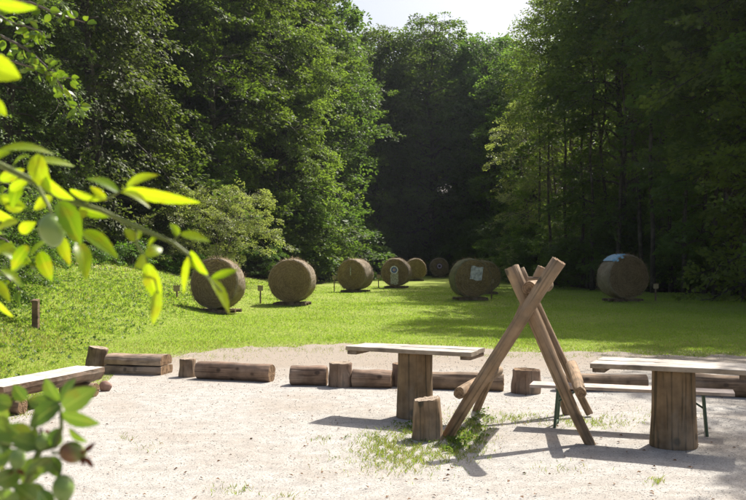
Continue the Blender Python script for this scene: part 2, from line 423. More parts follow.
# sparse grass patches in gravel : (px,py, rx, ry, n)
gp = [(405, 455, 55, 18, 2400), (385, 442, 30, 12, 700), (455, 452, 30, 10, 500), (470, 430, 25, 22, 1500), (420, 432, 30, 8, 700), (515, 419, 40, 6, 500), (590, 423, 45, 7, 600), (660, 416, 40, 6, 250),
      (655, 482, 9, 4, 130), (127, 438, 8, 4, 60), (150, 448, 20, 6, 40), (235, 490, 25, 6, 120), (285, 497, 20, 4, 60), (15, 410, 28, 9, 1200), (40, 400, 22, 6, 500), (300, 350, 160, 3.5, 1800), (560, 356, 190, 3, 1600),
      (200, 357, 90, 4, 700), (320, 440, 12, 3, 40), (560, 470, 40, 8, 60)]
X_, Y_ = [], []
for (a, b, rx, ry, n) in gp:
    n = int(n * (1.7 if 395 < b + 1e-9 and 300 < a < 640 else 1.0)); aa = rng.normal(0, .5, n) * rx + a; bb = rng.normal(0, .5, n) * ry + b
    clump = np.sin(aa * .35) * np.sin(bb * .5 + aa * .1) > -.35
    aa, bb = aa[clump], bb[clump]; yy = F * EYE / (bb - HOR); Y_.append(yy); X_.append((aa - CX) / F * yy)
x = np.concatenate(X_); y = np.concatenate(Y_); h = rng.uniform(.015, .05, len(x)); w = rng.uniform(.003, .007, len(x))
dry = rng.uniform(0, 1, len(x)) < .4
me1 = blades('yard_grass', x, y, h, w, M['blade'], .9); me1.materials.append(M['blade_dry'])
me1.polygons.foreach_set('material_index', dry.astype(np.int32)); me1.update()
tag(link('yard_grass', me1), 'thin scattered grass tufts growing through the gravel', 'grass', kind='stuff')

def leaf_rows(P, D, Nn, L, W, fold=.06):
    """rhombic leaves; P base, D dir, Nn normal"""
    D = norm(D); S = norm(np.cross(D, Nn)); Nn = np.cross(S, D)
    L = L[:, None]; W = W[:, None]
    return np.stack([P, P + D * L * .45 + S * W * .5 + Nn * L * fold, P + D * L - Nn * L * fold, P + D * L * .45 - S * W * .5 + Nn * L * fold], 1)

# broad-leaved weeds
def weeds(n, xs, ys, Ls):
    V = []
    for k in range(n):
        m = rng.integers(6, 12); a = rng.uniform(0, 2 * np.pi, m); el = rng.uniform(.15, 1.0, m)
        D = np.stack([np.cos(a) * np.cos(el), np.sin(a) * np.cos(el), np.sin(el)], -1)
        L = Ls[k] * rng.uniform(.5, 1, m)
        P = np.tile([xs[k], ys[k], float(H(xs[k], ys[k]))], (m, 1)) + D * (L * .15)[:, None] + rng.normal(0, .02, (m, 3)) * [1, 1, 0] + [0, 0, .01]
        V.append(leaf_rows(P, D, np.tile([0, 0, 1.], (m, 1)) + rng.normal(0, .3, (m, 3)), L, L * rng.uniform(.35, .6, m)))
    return np.concatenate(V)
n = 4200; px = rng.uniform(-30, 190, n); yy = rng.uniform(10.5, 33, n); xx = (px - CX) / F * yy
ok = (-xx > 4.6 + .02 * (yy - 12)) & (rng.uniform(0, 1, n) < np.clip(.25 + (-xx - 4.6) * .35, 0, 1)); xx, yy = xx[ok], yy[ok]
V = weeds(len(xx), xx, yy, rng.uniform(.035, .095, len(xx)))
tag(link('bank_weeds', quads_mesh('bank_weeds', V, M['leaf_weed'])), 'leafy green weeds covering the grassy bank on the left', 'weeds', kind='stuff')
# weeds at the trestle and the stump
xs, ys, Ls = [], [], []
for (a, b, rx, ry, n, L) in [(462, 440, 16, 16, 46, .085), (478, 425, 12, 18, 34, .08), (448, 445, 8, 10, 16, .08), (408, 428, 22, 6, 26, .07), (428, 438, 14, 5, 16, .07), (375, 440, 30, 8, 16, .045), (395, 462, 40, 9, 22, .035), (12, 409, 22, 6, 40, .06)]:
    for k in range(n):
        aa = a + rng.normal() * rx * .5; bb = b + rng.normal() * ry * .5; yw = F * EYE / (bb - HOR)
        xs.append((aa - CX) / F * yw); ys.append(yw); Ls.append(L * rng.uniform(.6, 1.2))
tag(link('yard_weeds', quads_mesh('yard_weeds', weeds(len(xs), xs, ys, [l * .62 for l in Ls]), M['leaf_a'])), 'broad leaved green weeds around the trestle foot and stump', 'weeds', kind='stuff')

# pebbles
def pebbles(name, x, y, s, mat, label, cat):
    n = len(x); base = np.array([(1, 0, 0), (0, 1, 0), (-1, 0, 0), (0, -1, 0), (0, 0, 1), (.0, 0, -1)], float)
    V = base[None] * s[:, None, None] * rng.uniform(.6, 1.3, (n, 6, 1)) * np.array([1, 1, .42])
    a = rng.uniform(0, 6.28, n); ca, sa = np.cos(a)[:, None], np.sin(a)[:, None]
    V = np.stack([V[..., 0] * ca - V[..., 1] * sa, V[..., 0] * sa + V[..., 1] * ca, V[..., 2]], -1)
    V += np.stack([x, y, .004 + s * .12], -1)[:, None]
    fs = np.array([(0, 1, 4), (1, 2, 4), (2, 3, 4), (3, 0, 4), (1, 0, 5), (2, 1, 5), (3, 2, 5), (0, 3, 5)])
    idx = (fs[None] + (np.arange(n) * 6)[:, None, None]).reshape(-1, 3)
    me = bpy.data.meshes.new(name); me.vertices.add(n * 6); me.vertices.foreach_set('co', V.astype(np.float32).ravel())
    me.loops.add(idx.size); me.loops.foreach_set('vertex_index', idx.ravel().astype(np.int32))
    me.polygons.add(len(idx)); me.polygons.foreach_set('loop_start', np.arange(0, idx.size, 3, dtype=np.int32)); me.polygons.foreach_set('loop_total', np.full(len(idx), 3, dtype=np.int32))
    me.materials.append(mat); me.update(calc_edges=True)
    tag(link(name, me), label, cat, kind='stuff')
n = 60000; py = rng.uniform(345, 505, n); px = rng.uniform(-10, 756, n); yy = F * EYE / (py - HOR); xx = (px - CX) / F * yy
ok = in_gravel(xx, yy); xx, yy = xx[ok], yy[ok]
pebbles('gravel_stones', xx, yy, rng.uniform(.002, .0045, len(xx)) * rng.choice([1, 1, 1, 1, 1, 1.8], len(xx)) * np.clip(yy / 8, .8, 1.6), M['stone'], 'small pale pebbles scattered over the gravel yard', 'gravel')
n = 380; px = rng.uniform(-10, 756, n); py = rng.uniform(350, 505, n); yy = F * EYE / (py - HOR); xx = (px - CX) / F * yy; ok = in_gravel(xx, yy)
a = rng.uniform(0, 6.28, n); D = np.stack([np.cos(a), np.sin(a), rng.uniform(-.1, .5, n)], -1); L = rng.uniform(.015, .04, n)
V = leaf_rows(np.stack([xx, yy, np.full(n, .012)], -1), D, np.tile([0, 0, 1.], (n, 1)) + rng.normal(0, .3, (n, 3)), L, L * .6, .15)[ok]
tag(link('leaf_litter', quads_mesh('leaf_litter', V, M['dead'])), 'small brown dead leaves and bits lying on gravel', 'leaf litter', kind='stuff')

# ------------------------------------------------------------------ trees
def grow(seed, Ht, R, crown0, n_limb, n_spray, n_leaf, leafL, droop, up, mat, bark, trunk_r, profile='broad', spray=1.0, lean=0.0, stems=1, twist=.5):
    g = np.random.default_rng(seed); tb = MB(); leaves = []
    for s_ in range(stems):
        so = Vector((0, 0, 0)) if stems == 1 else Vector((g.uniform(-1, 1) * R * .12, g.uniform(-1, 1) * R * .12, 0))
        ln = Vector((g.normal() * lean, g.normal() * lean, 0)) if stems == 1 else Vector((so.x * 6, so.y * 6, 0)) / max(Ht, 1)
        wob = [Vector((g.normal(), g.normal(), 0)) * .012 * Ht for _ in range(9)]
        def tp(t): 
            i = min(int(t * 8), 7); f = t * 8 - i
            return so + ln * (t * Ht) + Vector((0, 0, t * Ht)) + wob[i].lerp(wob[i + 1], f) * (t ** .7)
        K = 12; rr = [trunk_r * (1.35 if k == 0 else 1) * (1 - .93 * k / K) for k in range(K + 1)]
        tb.tube([tp(k / K * .93) - Vector((0, 0, .25 if k == 0 else 0)) for k in range(K + 1)], rr, 9)
        for i in range(n_limb // stems):
            t = crown0 + (1 - crown0) * ((i + g.uniform(0, 1)) / (n_limb // stems)) ** .85 * .97
            ct = (t - crown0) / (1 - crown0)
            if profile == 'broad': pr = math.sin(math.pi * (.16 + .8 * ct)) ** .6
            elif profile == 'cone': pr = (1 - ct) ** .75 + .06
            elif profile == 'tall': pr = .55 + .45 * math.sin(math.pi * (.1 + .85 * ct)) - .4 * ct * ct
            else: pr = math.sqrt(max(0, 1 - (ct) ** 2)) * .95 + .08
            az = i * 2.4 + g.normal() * .4; ln_ = R * pr * g.uniform(.62, 1.12)
            o = Vector((math.cos(az), math.sin(az), 0)); b = tp(max(t - .04 - .05 * g.uniform(), .02))
            rise = up * ln_ * g.uniform(.6, 1.2) * (1 - .3 * ct)
            pts = []
            for k in range(6):
                f = k / 5
                pts.append(b + o * ln_ * f + Vector((0, 0, rise * math.sin(f * 1.9) - droop * ln_ * f * f)) + Vector((g.normal(), g.normal(), g.normal())) * .03 * ln_ * (k > 0))
            r0 = trunk_r * (1 - .85 * t) * .42
            tb.tube(pts, [r0 * (1 - .85 * k / 5) for k in range(6)], 5, False)
            for j in range(n_spray):
                f = 1 - (g.uniform(0, 1) ** 1.3) * .72
                kf = f * 5; k0 = min(int(kf), 4); c = pts[k0].lerp(pts[k0 + 1], kf - k0)
                a2 = az + (g.uniform(-1.25, 1.25) if f < .95 else g.uniform(-.4, .4))
                sl = spray * g.uniform(.6, 1.25) * (1.15 - .35 * f)
                sd = Vector((math.cos(a2), math.sin(a2), g.normal() * .22 + up * .25 - droop * .75 * g.uniform(.3, 1.3))).normalized()
                off = sd * sl * g.uniform(.2, 1.1) + Vector((0, 0, g.normal() * .35 * spray))
                c2 = c + off * .5
                tb.tube([c, c2, c2 + sd * sl * .7], [r0 * .22 + .006, r0 * .12 + .004, .004], 3, False)
                m = int(n_leaf * g.uniform(.6, 1.3))
                u = g.uniform(0, 1, m) ** .8; v = g.uniform(-1, 1, m) * (.52 * np.sin(np.pi * np.clip(u * .85 + .12, 0, 1)) + .05)
                D0 = np.array(sd); S0 = norm(np.cross(D0, [0, 0, 1])[None])[0]; N0 = np.cross(S0, D0)
                tilt = g.normal() * twist; N1 = N0 * math.cos(tilt) + S0 * math.sin(tilt); S1 = np.cross(D0, N1)
                P = np.array(c2)[None] + D0 * (u * sl)[:, None] + S1 * (v * sl)[:, None] + N1 * (g.normal(0, .055, m) * sl)[:, None]
                P[:, 2] -= droop * .45 * sl * u * u + np.abs(v) * sl * .25 * (droop + .15)
                D = D0[None] + S1[None] * (np.sign(v) * g.uniform(.3, 1.1, m))[:, None] + g.normal(0, .35, (m, 3)); D[:, 2] -= droop * .5
                NN = N1[None] + g.normal(0, .45, (m, 3))
                L = leafL * g.uniform(.65, 1.25, m)
                leaves.append(leaf_rows(P, D, NN, L, L * g.uniform(.5, .72, m)))
    V = np.concatenate(leaves)
    return tb.mesh('trunk', [bark], True), quads_mesh('crown', V, mat)

KIND = {}
def kind(name, *a, **k): KIND[name] = grow(*a, **k)
#            seed  H   R   c0   limb spray leaf  L    droop up  mat bark tr
kind('beech',  11, 22, 5.6, .10, 84, 12, 46, .19, .25, .45, M['leaf_a'], M['bark'], .30, spray=1.25)
kind('beech2', 12, 23, 5.0, .06, 90, 12, 46, .19, .30, .40, M['leaf_a'], M['bark'], .30, spray=1.2)
kind('beechl', 13, 17, 4.8, .03, 84, 12, 50, .17, .30, .35, M['leaf_c'], M['bark'], .26, spray=1.1)
kind('droop',  14, 21, 4.6, .05, 96, 11, 50, .17, .75, .25, M['needle'], M['bark'], .28, 'cone', spray=1.25, twist=.3)
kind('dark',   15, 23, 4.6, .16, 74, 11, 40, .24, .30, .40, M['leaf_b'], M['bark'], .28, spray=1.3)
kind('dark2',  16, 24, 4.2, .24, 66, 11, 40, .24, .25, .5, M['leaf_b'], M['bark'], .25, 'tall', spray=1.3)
kind('tall',   17, 22, 3.6, .20, 54, 9, 30, .16, .20, .55, M['leaf_c'], M['bark_pale'], .17, 'tall', spray=1.05, lean=.02)
kind('tall2',  18, 21, 3.8, .30, 46, 8, 30, .16, .25, .5, M['leaf_c'], M['bark_pale'], .15, 'tall', spray=1.05, lean=.03)
kind('airy',   19, 18, 4.0, .10, 60, 9, 32, .14, .35, .5, M['leaf_pale'], M['bark_pale'], .14, 'broad', spray=1.0, stems=3)
kind('willow', 20, 5.2, 3.1, .04, 60, 10, 55, .09, .35, .6, M['leaf_pale'], M['bark_pale'], .08, 'dome', spray=.7, stems=4)
kind('shrub',  21, 3.4, 2.3, .03, 44, 9, 44, .11, .3, .5, M['leaf_a'], M['bark'], .05, 'dome', spray=.7, stems=4)
kind('shrubd', 22, 3.6, 2.5, .03, 40, 9, 40, .14, .3, .5, M['leaf_b'], M['bark'], .05, 'dome', spray=.8, stems=4)
kind('sapling', 23, 6.5, 1.5, .12, 34, 7, 30, .12, .3, .5, M['leaf_c'], M['bark'], .05, 'tall', spray=.6)
kind('fern',   24, 1.5, 1.1, .03, 22, 7, 30, .10, .5, .5, M['leaf_weed'], M['bark'], .02, 'dome', spray=.45, stems=3)
kind('slim', 25, 20, 2.6, .55, 26, 8, 26, .16, .2, .6, M['leaf_c'], M['bark'], .11, 'tall', spray=1.0, lean=.035)
HT = dict(slim=20, beech=22, beech2=23, beechl=17, droop=21, dark=23, dark2=24, tall=22, tall2=21, airy=18, willow=5.2, shrub=3.4, shrubd=3.6, sapling=6.5, fern=1.5)
trnd = random.Random(21)
def plant(kd, px=None, Yw=None, top=None, label='', cat='tree', group=None, h=None, sc=1.0, x=None, name=None, rz=None):
    xw = (px - CX) / F * Yw if x is None else x
    z = float(H(xw, Yw))
    if top is not None: h = zy(top, Yw) - z
    s = (h or HT[kd]) / HT[kd]
    nm = name or {'tree': 'tree', 'bush': 'bush', 'sapling': 'sapling', 'plant': 'leafy_plant'}[cat]
    r = empty(nm, (xw, Yw, z - .05), trnd.uniform(0, 6.28) if rz is None else rz)
    r.scale = (s * sc, s * sc, s)
    tr, cr = KIND[kd]
    link('trunk' if cat in ('tree', 'sapling') else 'stem', tr, r); link('crown' if cat in ('tree', 'sapling') else 'foliage', cr, r)
    tag(r, label, cat, group); return r

# left wood edge
br0 = random.Random(4)
GL = 'trees at the edge of the wood'
plant('droop', 8, 35, None, 'drooping green tree at the far left above the bank', h=17, group=GL)
plant('droop', 92, 40, None, 'tall tree with drooping lit sprays behind the grassy bank', h=23, group=GL, sc=1.05)
plant('beech', 152, 49, None, 'broad dark green tree left of the pale willow bush', h=24, group=GL)
plant('beech2', 212, 51, None, 'tall leafy tree rising right behind the pale willow bush', h=24, group=GL)
plant('beechl', 277, 56, -2, 'dense sunlit tree bulging over the lawn at the dark gap', group=GL, sc=.92)
plant('beech2', 250, 60, None, 'very tall tree with crown leaving the frame above second bale', h=27, group=GL)
plant('beech', 60, 52, None, 'broad tree filling the upper left corner behind drooping trees', h=25, group=GL)
plant('beech', 335, 74, 20, 'rounded tree at the left end of the sky gap', group=GL, sc=.9)
plant('willow', 210, 41, 180, 'pale silvery willow bush behind the first straw bale', 'bush', sc=1.0)
plant('willow', 160, 43, 200, 'smaller pale bush on the left side of the willow bush', 'bush', sc=.9)
plant('shrub', 128, 38, 225, 'round green bush at the top of the bank near the willow', 'bush')
plant('shrub', 78, 36, 212, 'green bush on the bank behind the brown post', 'bush', sc=1.1)
plant('shrub', 28, 34, 205, 'leftmost tall green bush on top of the bank', 'bush', sc=1.1)
plant('shrubd', 262, 50, 240, 'dark low bush in shade between first and second bale', 'bush')
plant('shrubd', 305, 56, 246, 'dark low bush in shade behind the second bale', 'bush')
plant('shrub', -18, 25, 185, 'green bush cut by the left picture edge', 'bush')
for k, (px, yy) in enumerate([(12, 27.5), (45, 30), (62, 32), (100, 34), (135, 36), (20, 31), (160, 39), (185, 40), (-6, 21), (14, 23.5), (34, 25), (-10, 17.5)]):
    plant('fern', px, yy, None, 'low leafy undergrowth plant along the top of the bank', 'plant', 'undergrowth plants along the bank', h=rnd.uniform(.8, 1.5))
# centre wall
GC = 'dark trees closing the far end of the meadow'
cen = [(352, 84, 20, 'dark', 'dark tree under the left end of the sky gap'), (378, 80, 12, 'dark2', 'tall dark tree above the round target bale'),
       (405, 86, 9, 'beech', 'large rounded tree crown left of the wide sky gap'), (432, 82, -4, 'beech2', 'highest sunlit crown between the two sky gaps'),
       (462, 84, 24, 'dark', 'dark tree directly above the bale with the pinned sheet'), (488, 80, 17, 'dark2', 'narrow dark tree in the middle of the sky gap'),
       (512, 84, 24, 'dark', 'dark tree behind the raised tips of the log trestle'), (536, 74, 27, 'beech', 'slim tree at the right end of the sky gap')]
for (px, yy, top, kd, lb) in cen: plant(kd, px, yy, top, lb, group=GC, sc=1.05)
for k, (px, yy, top) in enumerate([(350, 77, 225), (372, 82, 228), (395, 84, 222), (418, 84, 230), (440, 84, 224), (462, 82, 230), (484, 80, 222), (505, 74, 226), (525, 66, 228)]):
    plant('shrubd', px, yy, top, 'dark shaded bush in the undergrowth at the far forest edge', 'bush', 'shaded bushes at the far forest edge', sc=1.2)
# right wood edge
GRt = 'slender trees of the right hand wood'
rt = [(574, 60, None, 21, 'tall2', 'slim forward tree at the left edge of the right hand wood'),
      (572, 55, None, 22, 'tall', 'slim straight tree left of the shaded bale'),
      (600, 50, None, 21, 'tall2', 'slim leafy tree standing behind the shaded bale'),
      (633, 47, None, 21, 'tall', 'slim tree right behind the bale with blue sheet'),
      (662, 44, None, 20, 'tall2', 'slender tree behind the small post on the right'),
      (694, 42, None, 20, 'tall', 'slender dark tree above the right log table'),
      (724, 40, None, 20, 'tall2', 'slender tree near the right picture edge in shade')]
for (px, yy, top, h, kd, lb) in rt: plant(kd, px, yy, top, lb, group=GRt, h=h)
plant('airy', 538, 62, 92, 'pale feathery tree catching light beside the dark gap', group=GRt, sc=1.0)
plant('airy', 566, 57, 60, 'pale open tree with several thin trunks in the right wood', group=GRt, sc=.9)
big = plant('dark2', None, 34, None, 'tree with thick dark trunk at the right picture edge', group=GRt, h=25, x=14.3, sc=1.0)
for k, (px, yy, top) in enumerate([(542, 57, 232), (572, 52, 238), (588, 47, 234), (655, 46, 236), (680, 43, 240), (705, 42, 228), (728, 40, 236), (748, 38, 225)]):
    plant('shrubd', px, yy, top, 'dark bush in shade at the foot of the right hand wood', 'bush', 'shaded bushes under the right hand trees', sc=1.1)
for k, (px, yy, top) in enumerate([(536, 60, 170), (560, 54, 190), (615, 48, 175), (645, 45, 190), (676, 42, 170), (712, 41, 185)]):
    plant('sapling', px, yy, top, 'thin young tree between the trunks of the right hand wood', 'sapling', 'young trees among the right hand trunks', sc=1.0)
for k, (px, yy) in enumerate([(541, 56), (551, 52), (566, 50), (583, 48), (592, 45), (608, 46), (618, 43.5), (641, 43), (653, 41), (671, 42), (684, 39), (703, 40), (714, 38), (733, 37.5)]):
    plant('slim', px, yy, None, 'thin bare stemmed tree with high crown in the right hand wood', group='thin stems in the right hand wood', h=br0.uniform(17, 22))
plant('airy', 508, 56, 246, 'small shrub with pale leaves standing in for sunlit ones above the trestle', 'bush', sc=1.0)  # bright sunlight on these leaves is put into their pale colour

# trees just beyond the right edge of the picture that shade the lawn
GS = 'tall trees beyond the right picture edge'
for (x, yy, h, kd) in [(15.2, 38, 22, 'dark'), (18.6, 24.5, 21, 'dark'), (15.4, 31.5, 19, 'beechl'), (17.8, 33, 23, 'dark2'), (17, 27.5, 22, 'beech'), (12.5, 20.3, 17.5, 'tall2'), (19, 42, 24, 'dark'), (12.6, 46, 20, 'dark')]:
    plant(kd, None, yy, None, 'tall leafy tree at the right edge shading the lawn', group=GS, h=h, x=x)
plant('tall2', None, 12.3, None, 'tall leafy tree at the right edge shading the lawn', group=GS, h=11.5, x=8.6, sc=.9)
plant('tall2', None, 15.5, None, 'tall leafy tree at the right edge shading the lawn', group=GS, h=16, x=10.9, sc=.8)
# deep rows
br = random.Random(99)
for k in range(88):
    if k < 30: px = br.uniform(-30, 330); yy = br.uniform(58, 78)
    elif k < 66: px = br.uniform(325, 560); yy = br.uniform(90, 128)
    elif k < 84: px = br.uniform(545, 790); yy = br.uniform(66, 100)
    else: px = br.uniform(590, 780); yy = br.uniform(52, 58)
    gz = float(H((px - CX) / F * yy, yy))
    if 325 < px < 560: h = min(26, zy(br.uniform(28, 60), yy) - gz)
    elif px >= 560: h = br.uniform(20, 25)
    else: h = br.uniform(22, 27)
    kd = br.choice(['dark', 'dark2', 'dark', 'beech', 'dark2'] if px < 560 else ['dark2', 'tall', 'tall2', 'dark2', 'dark'])
    plant(kd, px, yy, None, 'tree standing in the back rows of the wood', group='trees in the back rows of the wood', h=h)
for k in range(40):
    px = br.uniform(-20, 770); f = float(np.interp(px, FB[:, 0], FB[:, 1])); yy = f + br.uniform(5, 14)
    plant('shrubd', px, yy, None, 'dark bush in the undergrowth deep in the wood', 'bush', 'undergrowth bushes deep in the wood', h=br.uniform(3, 5.5), sc=1.2)

# ------------------------------------------------------------------ logs
def log_mesh(r0, r1, L, seed, mats=('log', 'end'), seg=30, rings=16, rough=.05, flare=0, ridge=.03, slant=0, hollow=0, bend=.0):
    """along +Z from 0 to L"""
    g = random.Random(seed); mb = MB(); ph = [g.uniform(0, 6.28) for _ in range(8)]
    ks = [g.randint(2, 9) for _ in range(4)]
    def rad(a, t):
        r = r0 + (r1 - r0) * t + flare * math.exp(-t * 9) * r0
        w = 1 + rough * (.5 * math.sin(2 * a + ph[0] + 2 * t) + .35 * math.sin(3 * a + ph[1] - 3 * t) + .3 * math.sin(t * 9 + ph[2]) + .2 * math.sin(5 * a + ph[3] + t * 4))
        w += ridge * (.5 * math.sin(11 * a + ph[4] + math.sin(t * 5) * .6) + .4 * math.sin(17 * a + ph[5]))
        return r * w
    bev = min(r0, r1) * .09
    rows = []
    zs = [0] + [bev + (L - 2 * bev) * k / rings for k in range(rings + 1)] + [L]
    bx, by, bp = g.uniform(-1, 1) * bend * L, g.uniform(-1, 1) * bend * L, g.uniform(0, 1)
    for i, z in enumerate(zs):
        ox = bx * math.sin(math.pi * z / L) + bx * .4 * math.sin(2.3 * math.pi * z / L + bp); oy = by * math.sin(math.pi * z / L)
        sh = 1 - (.06 if i in (0, len(zs) - 1) else 0)
        row = []
        for j in range(seg):
            a = 2 * math.pi * j / seg; r = rad(a, z / L) * sh
            zz = z + (slant * math.cos(a) * r * (z / L))
            row.append((r * math.cos(a) + ox, r * math.sin(a) + oy, zz + (g.uniform(-.004, .004) if i in (0, len(zs) - 1) else 0)))
        rows.append(row)
    vs = [p for row in rows for p in row]; fs = []; n = len(rows)
    for i in range(n - 1):
        for j in range(seg):
            fs.append((i * seg + j, i * seg + (j + 1) % seg, (i + 1) * seg + (j + 1) % seg, (i + 1) * seg + j))
    mb.add(vs, fs, 0)
    for i, flip in ((0, True), (n - 1, False)):
        k = mb.n; ring = rows[i]
        mx_ = sum(p[0] for p in ring) / seg; my_ = sum(p[1] for p in ring) / seg
        inner = [(mx_ + (p[0] - mx_) * .55, my_ + (p[1] - my_) * .55, p[2] - (hollow if not flip else 0) + (0 if flip else -.002)) for p in ring]
        cz = sum(p[2] for p in inner) / seg
        vs = list(ring) + inner + [(mx_, my_, cz)]
        fs = []
        for j in range(seg):
            a, b = j, (j + 1) % seg
            q1 = (a, b, seg + b, seg + a); q2 = (seg + a, seg + b, 2 * seg)
            if flip: q1, q2 = q1[::-1], q2[::-1]
            fs += [q1, q2]
        mb.add(vs, fs, 1)
    me = mb.mesh('log', [M[mats[0]], M[mats[1]]])
    sm = [p.material_index == 0 for p in me.polygons]; me.polygons.foreach_set('use_smooth', sm)
    return me
def between(name, a, b, r0, r1, seed, parent=None, root=Vector((0, 0, 0)), spin=0, **k):
    a, b = Vector(a), Vector(b); d = b - a
    q = Vector((0, 0, 1)).rotation_difference(d.normalized()) @ Quaternion((0, 0, 1), spin)
    return link(name, log_mesh(r0, r1, d.length, seed, **k), parent, a - root, q)

def ground_log(pxa, pya, pxb, pyb, r, seed, label, mats=('log_red', 'end'), **k):
    Ya = F * EYE / (pya - HOR) + r * .6; Yb = F * EYE / (pyb - HOR) + r * .6
    k.setdefault('bend', .012); a = at(pxa, Ya, r * .93); b = at(pxb, Yb, r * .93)
    o = between('log', a, b, r, r * .96, seed, rough=.10, mats=mats, **k)
    tag(o, label, 'log', 'logs and stumps edging the gravel yard')
def stump(px, py, r, h, seed, label, tilt=None, mats=('log', 'end_grey'), **k):
    Yw = F * EYE / (py - HOR) + r * .8
    o = link('tree_stump', log_mesh(r * 1.03, r * .97, h + .03, seed, rough=.08, mats=mats, **k), None, at(px, Yw, -.02))
    if tilt: o.rotation_euler = tilt
    tag(o, label, 'stump'); return o
ground_log(198.5, 379, 272, 382.5, .118, 1, 'long log with cut end right of the small stump on left')
ground_log(291, 385.5, 327, 386, .125, 2, 'short thick log just left of the upright stump in the row')
ground_log(353, 387.5, 392, 388.5, .112, 3, 'rough short log between upright stump and left table post')
ground_log(416, 389, 503.5, 391.5, .108, 4, 'long low log right behind the left table post', mats=('log', 'end'))
ground_log(556, 391, 646, 391.5, .105, 5, 'long log behind the folding bench left of right table post', mats=('log', 'end'))
ground_log(694, 395, 800, 401, .13, 6, 'dark log in shade at the right picture edge', mats=('log', 'end'))
stump(187.5, 377.5, .112, .235, 11, 'small upright stump between split log and long log', mats=('log', 'end_grey'))
stump(340.5, 387.5, .152, .285, 12, 'upright stump standing between two short logs', mats=('log_red', 'end_grey'), hollow=.012)
stump(404, 387, .15, .27, 14, 'stump half hidden behind the left table post', mats=('log_red', 'end'))
stump(526, 394.5, .165, .27, 13, 'upright stump seen through the trestle legs with dished top', mats=('log_red', 'end'), hollow=.05)
stump(95, 372, .135, .33, 15, 'leaning stump at the left end of the split log', tilt=(0, -.0, 0), mats=('log', 'end_grey')).rotation_euler = (0, .16, 0)
stump(427, 441, .125, .345, 16, 'knee high cracked stump in front of the left table', mats=('pole', 'end_grey'), slant=.14, ridge=.06, flare=.12)

# split squared log (two halves stacked)
root = empty('split_log', (0, 0, 0))
A = at(104, 12.35); B = at(161, 12.15)
d = (B - A); L = d.length; ang = math.atan2(d.y, d.x)
root.location = A.lerp(B, .5) + Vector((.04, .17, 0)); root.rotation_euler = (0, 0, ang)
tag(root, 'thick split log of two stacked halves beside the leaning stump', 'log')
def loft(profile_fn, L, n, mats, capmi=1, name='log', mi_fn=None, seed=0):
    mb = MB(); rows = []
    for i in range(n + 1):
        rows.append(profile_fn(i / n))
    m = len(rows[0]); vs = []
    for i, r in enumerate(rows):
        for (yy, zz) in r: vs.append((-L / 2 + L * i / n, yy, zz))
    for i in range(n):
        for j in range(m):
            a = i * m + j; b = i * m + (j + 1) % m
            mb.f.append([a, a + m, b + m, b]); mb.m.append(mi_fn(j) if mi_fn else 0)
    mb.f.append(list(range(m))); mb.m.append(capmi)
    mb.f.append(list(range(n * m, (n + 1) * m))[::-1]); mb.m.append(capmi)
    mb.v.append(np.array(vs)); mb.n = len(vs)
    me = mb.mesh(name, mats)
    bm = bmesh.new(); bm.from_mesh(me); bmesh.ops.recalc_face_normals(bm, faces=bm.faces[:]); bm.to_mesh(me); bm.free()
    return me
def halfprof(w, h0, h1, topround, seed):
    def f(t):
        g = math.sin(t * 7 + seed) * .006 + math.sin(t * 17 + seed * 2) * .003
        pts = []
        for k in range(25):
            u = k / 24; yy = -w / 2 + w * u
            s_ = (1 - abs(2 * u - 1) ** 5)
            pts.append((yy + g, h1 - topround * (1 - s_) + g * .6))
        pts.append((w / 2 + .012 + g, (h0 + h1) / 2)); pts.append((w / 2 - .004, h0 + .004)); pts.append((-w / 2 + .004, h0 + .004)); pts.append((-w / 2 - .012 + g, (h0 + h1) / 2))
        return pts
    return f
link('lower_half', loft(halfprof(.34, -.01, .118, .012, 1), L, 14, [M['split'], M['end']]), root)
link('upper_half', loft(halfprof(.33, .126, .262, .05, 2.2), L * .985, 14, [M['split'], M['end']]), root)

# half-log bench on the left
rb = empty('log_bench', (-3.6, 9.85, 0)); 
dirb = Vector((.31, .95, 0)).normalized(); angb = math.atan2(dirb.y, dirb.x); rb.rotation_euler = (0, 0, angb)
rb.location = Vector((-3.385, 9.72, 0)) + Vector((-dirb.y, dirb.x, 0)) * .21
tag(rb, 'half log bench with flat pale top on round supports at left', 'bench')
def benchprof(t):
    w = .42 * (1 - .12 * max(0, t - .85) / .15); top = .315; pts = []
    g = math.sin(t * 6 + 1) * .012 + math.sin(t * 15) * .008
    for k in range(13): pts.append((-w / 2 + w * k / 12, top + .002 * math.sin(k * 2 + t * 9)))
    for k in range(1, 16):
        a = math.pi * k / 16
        pts.append(((w / 2 + .008) * math.cos(a), top - .008 - (.155 + g + .008 * math.sin(a * 9 + t * 12)) * math.sin(a) ** .8))
    return pts
link('seat', loft(benchprof, 1.72, 20, [M['bench_top'], M['end'], M['bark_bench']], 1, 'seat', lambda j: 0 if j < 12 else 2), rb)
for sx in (-.60, .62):
    q = Vector((0, 0, 1)).rotation_difference(Vector((0, 1, 0)))
    link('support_log', log_mesh(.082, .085, .44, 41 + int(sx * 10), mats=('log', 'end'), seg=20, rings=6), rb, Vector((sx, -.23, .082)), q)
mbs = MB(); 
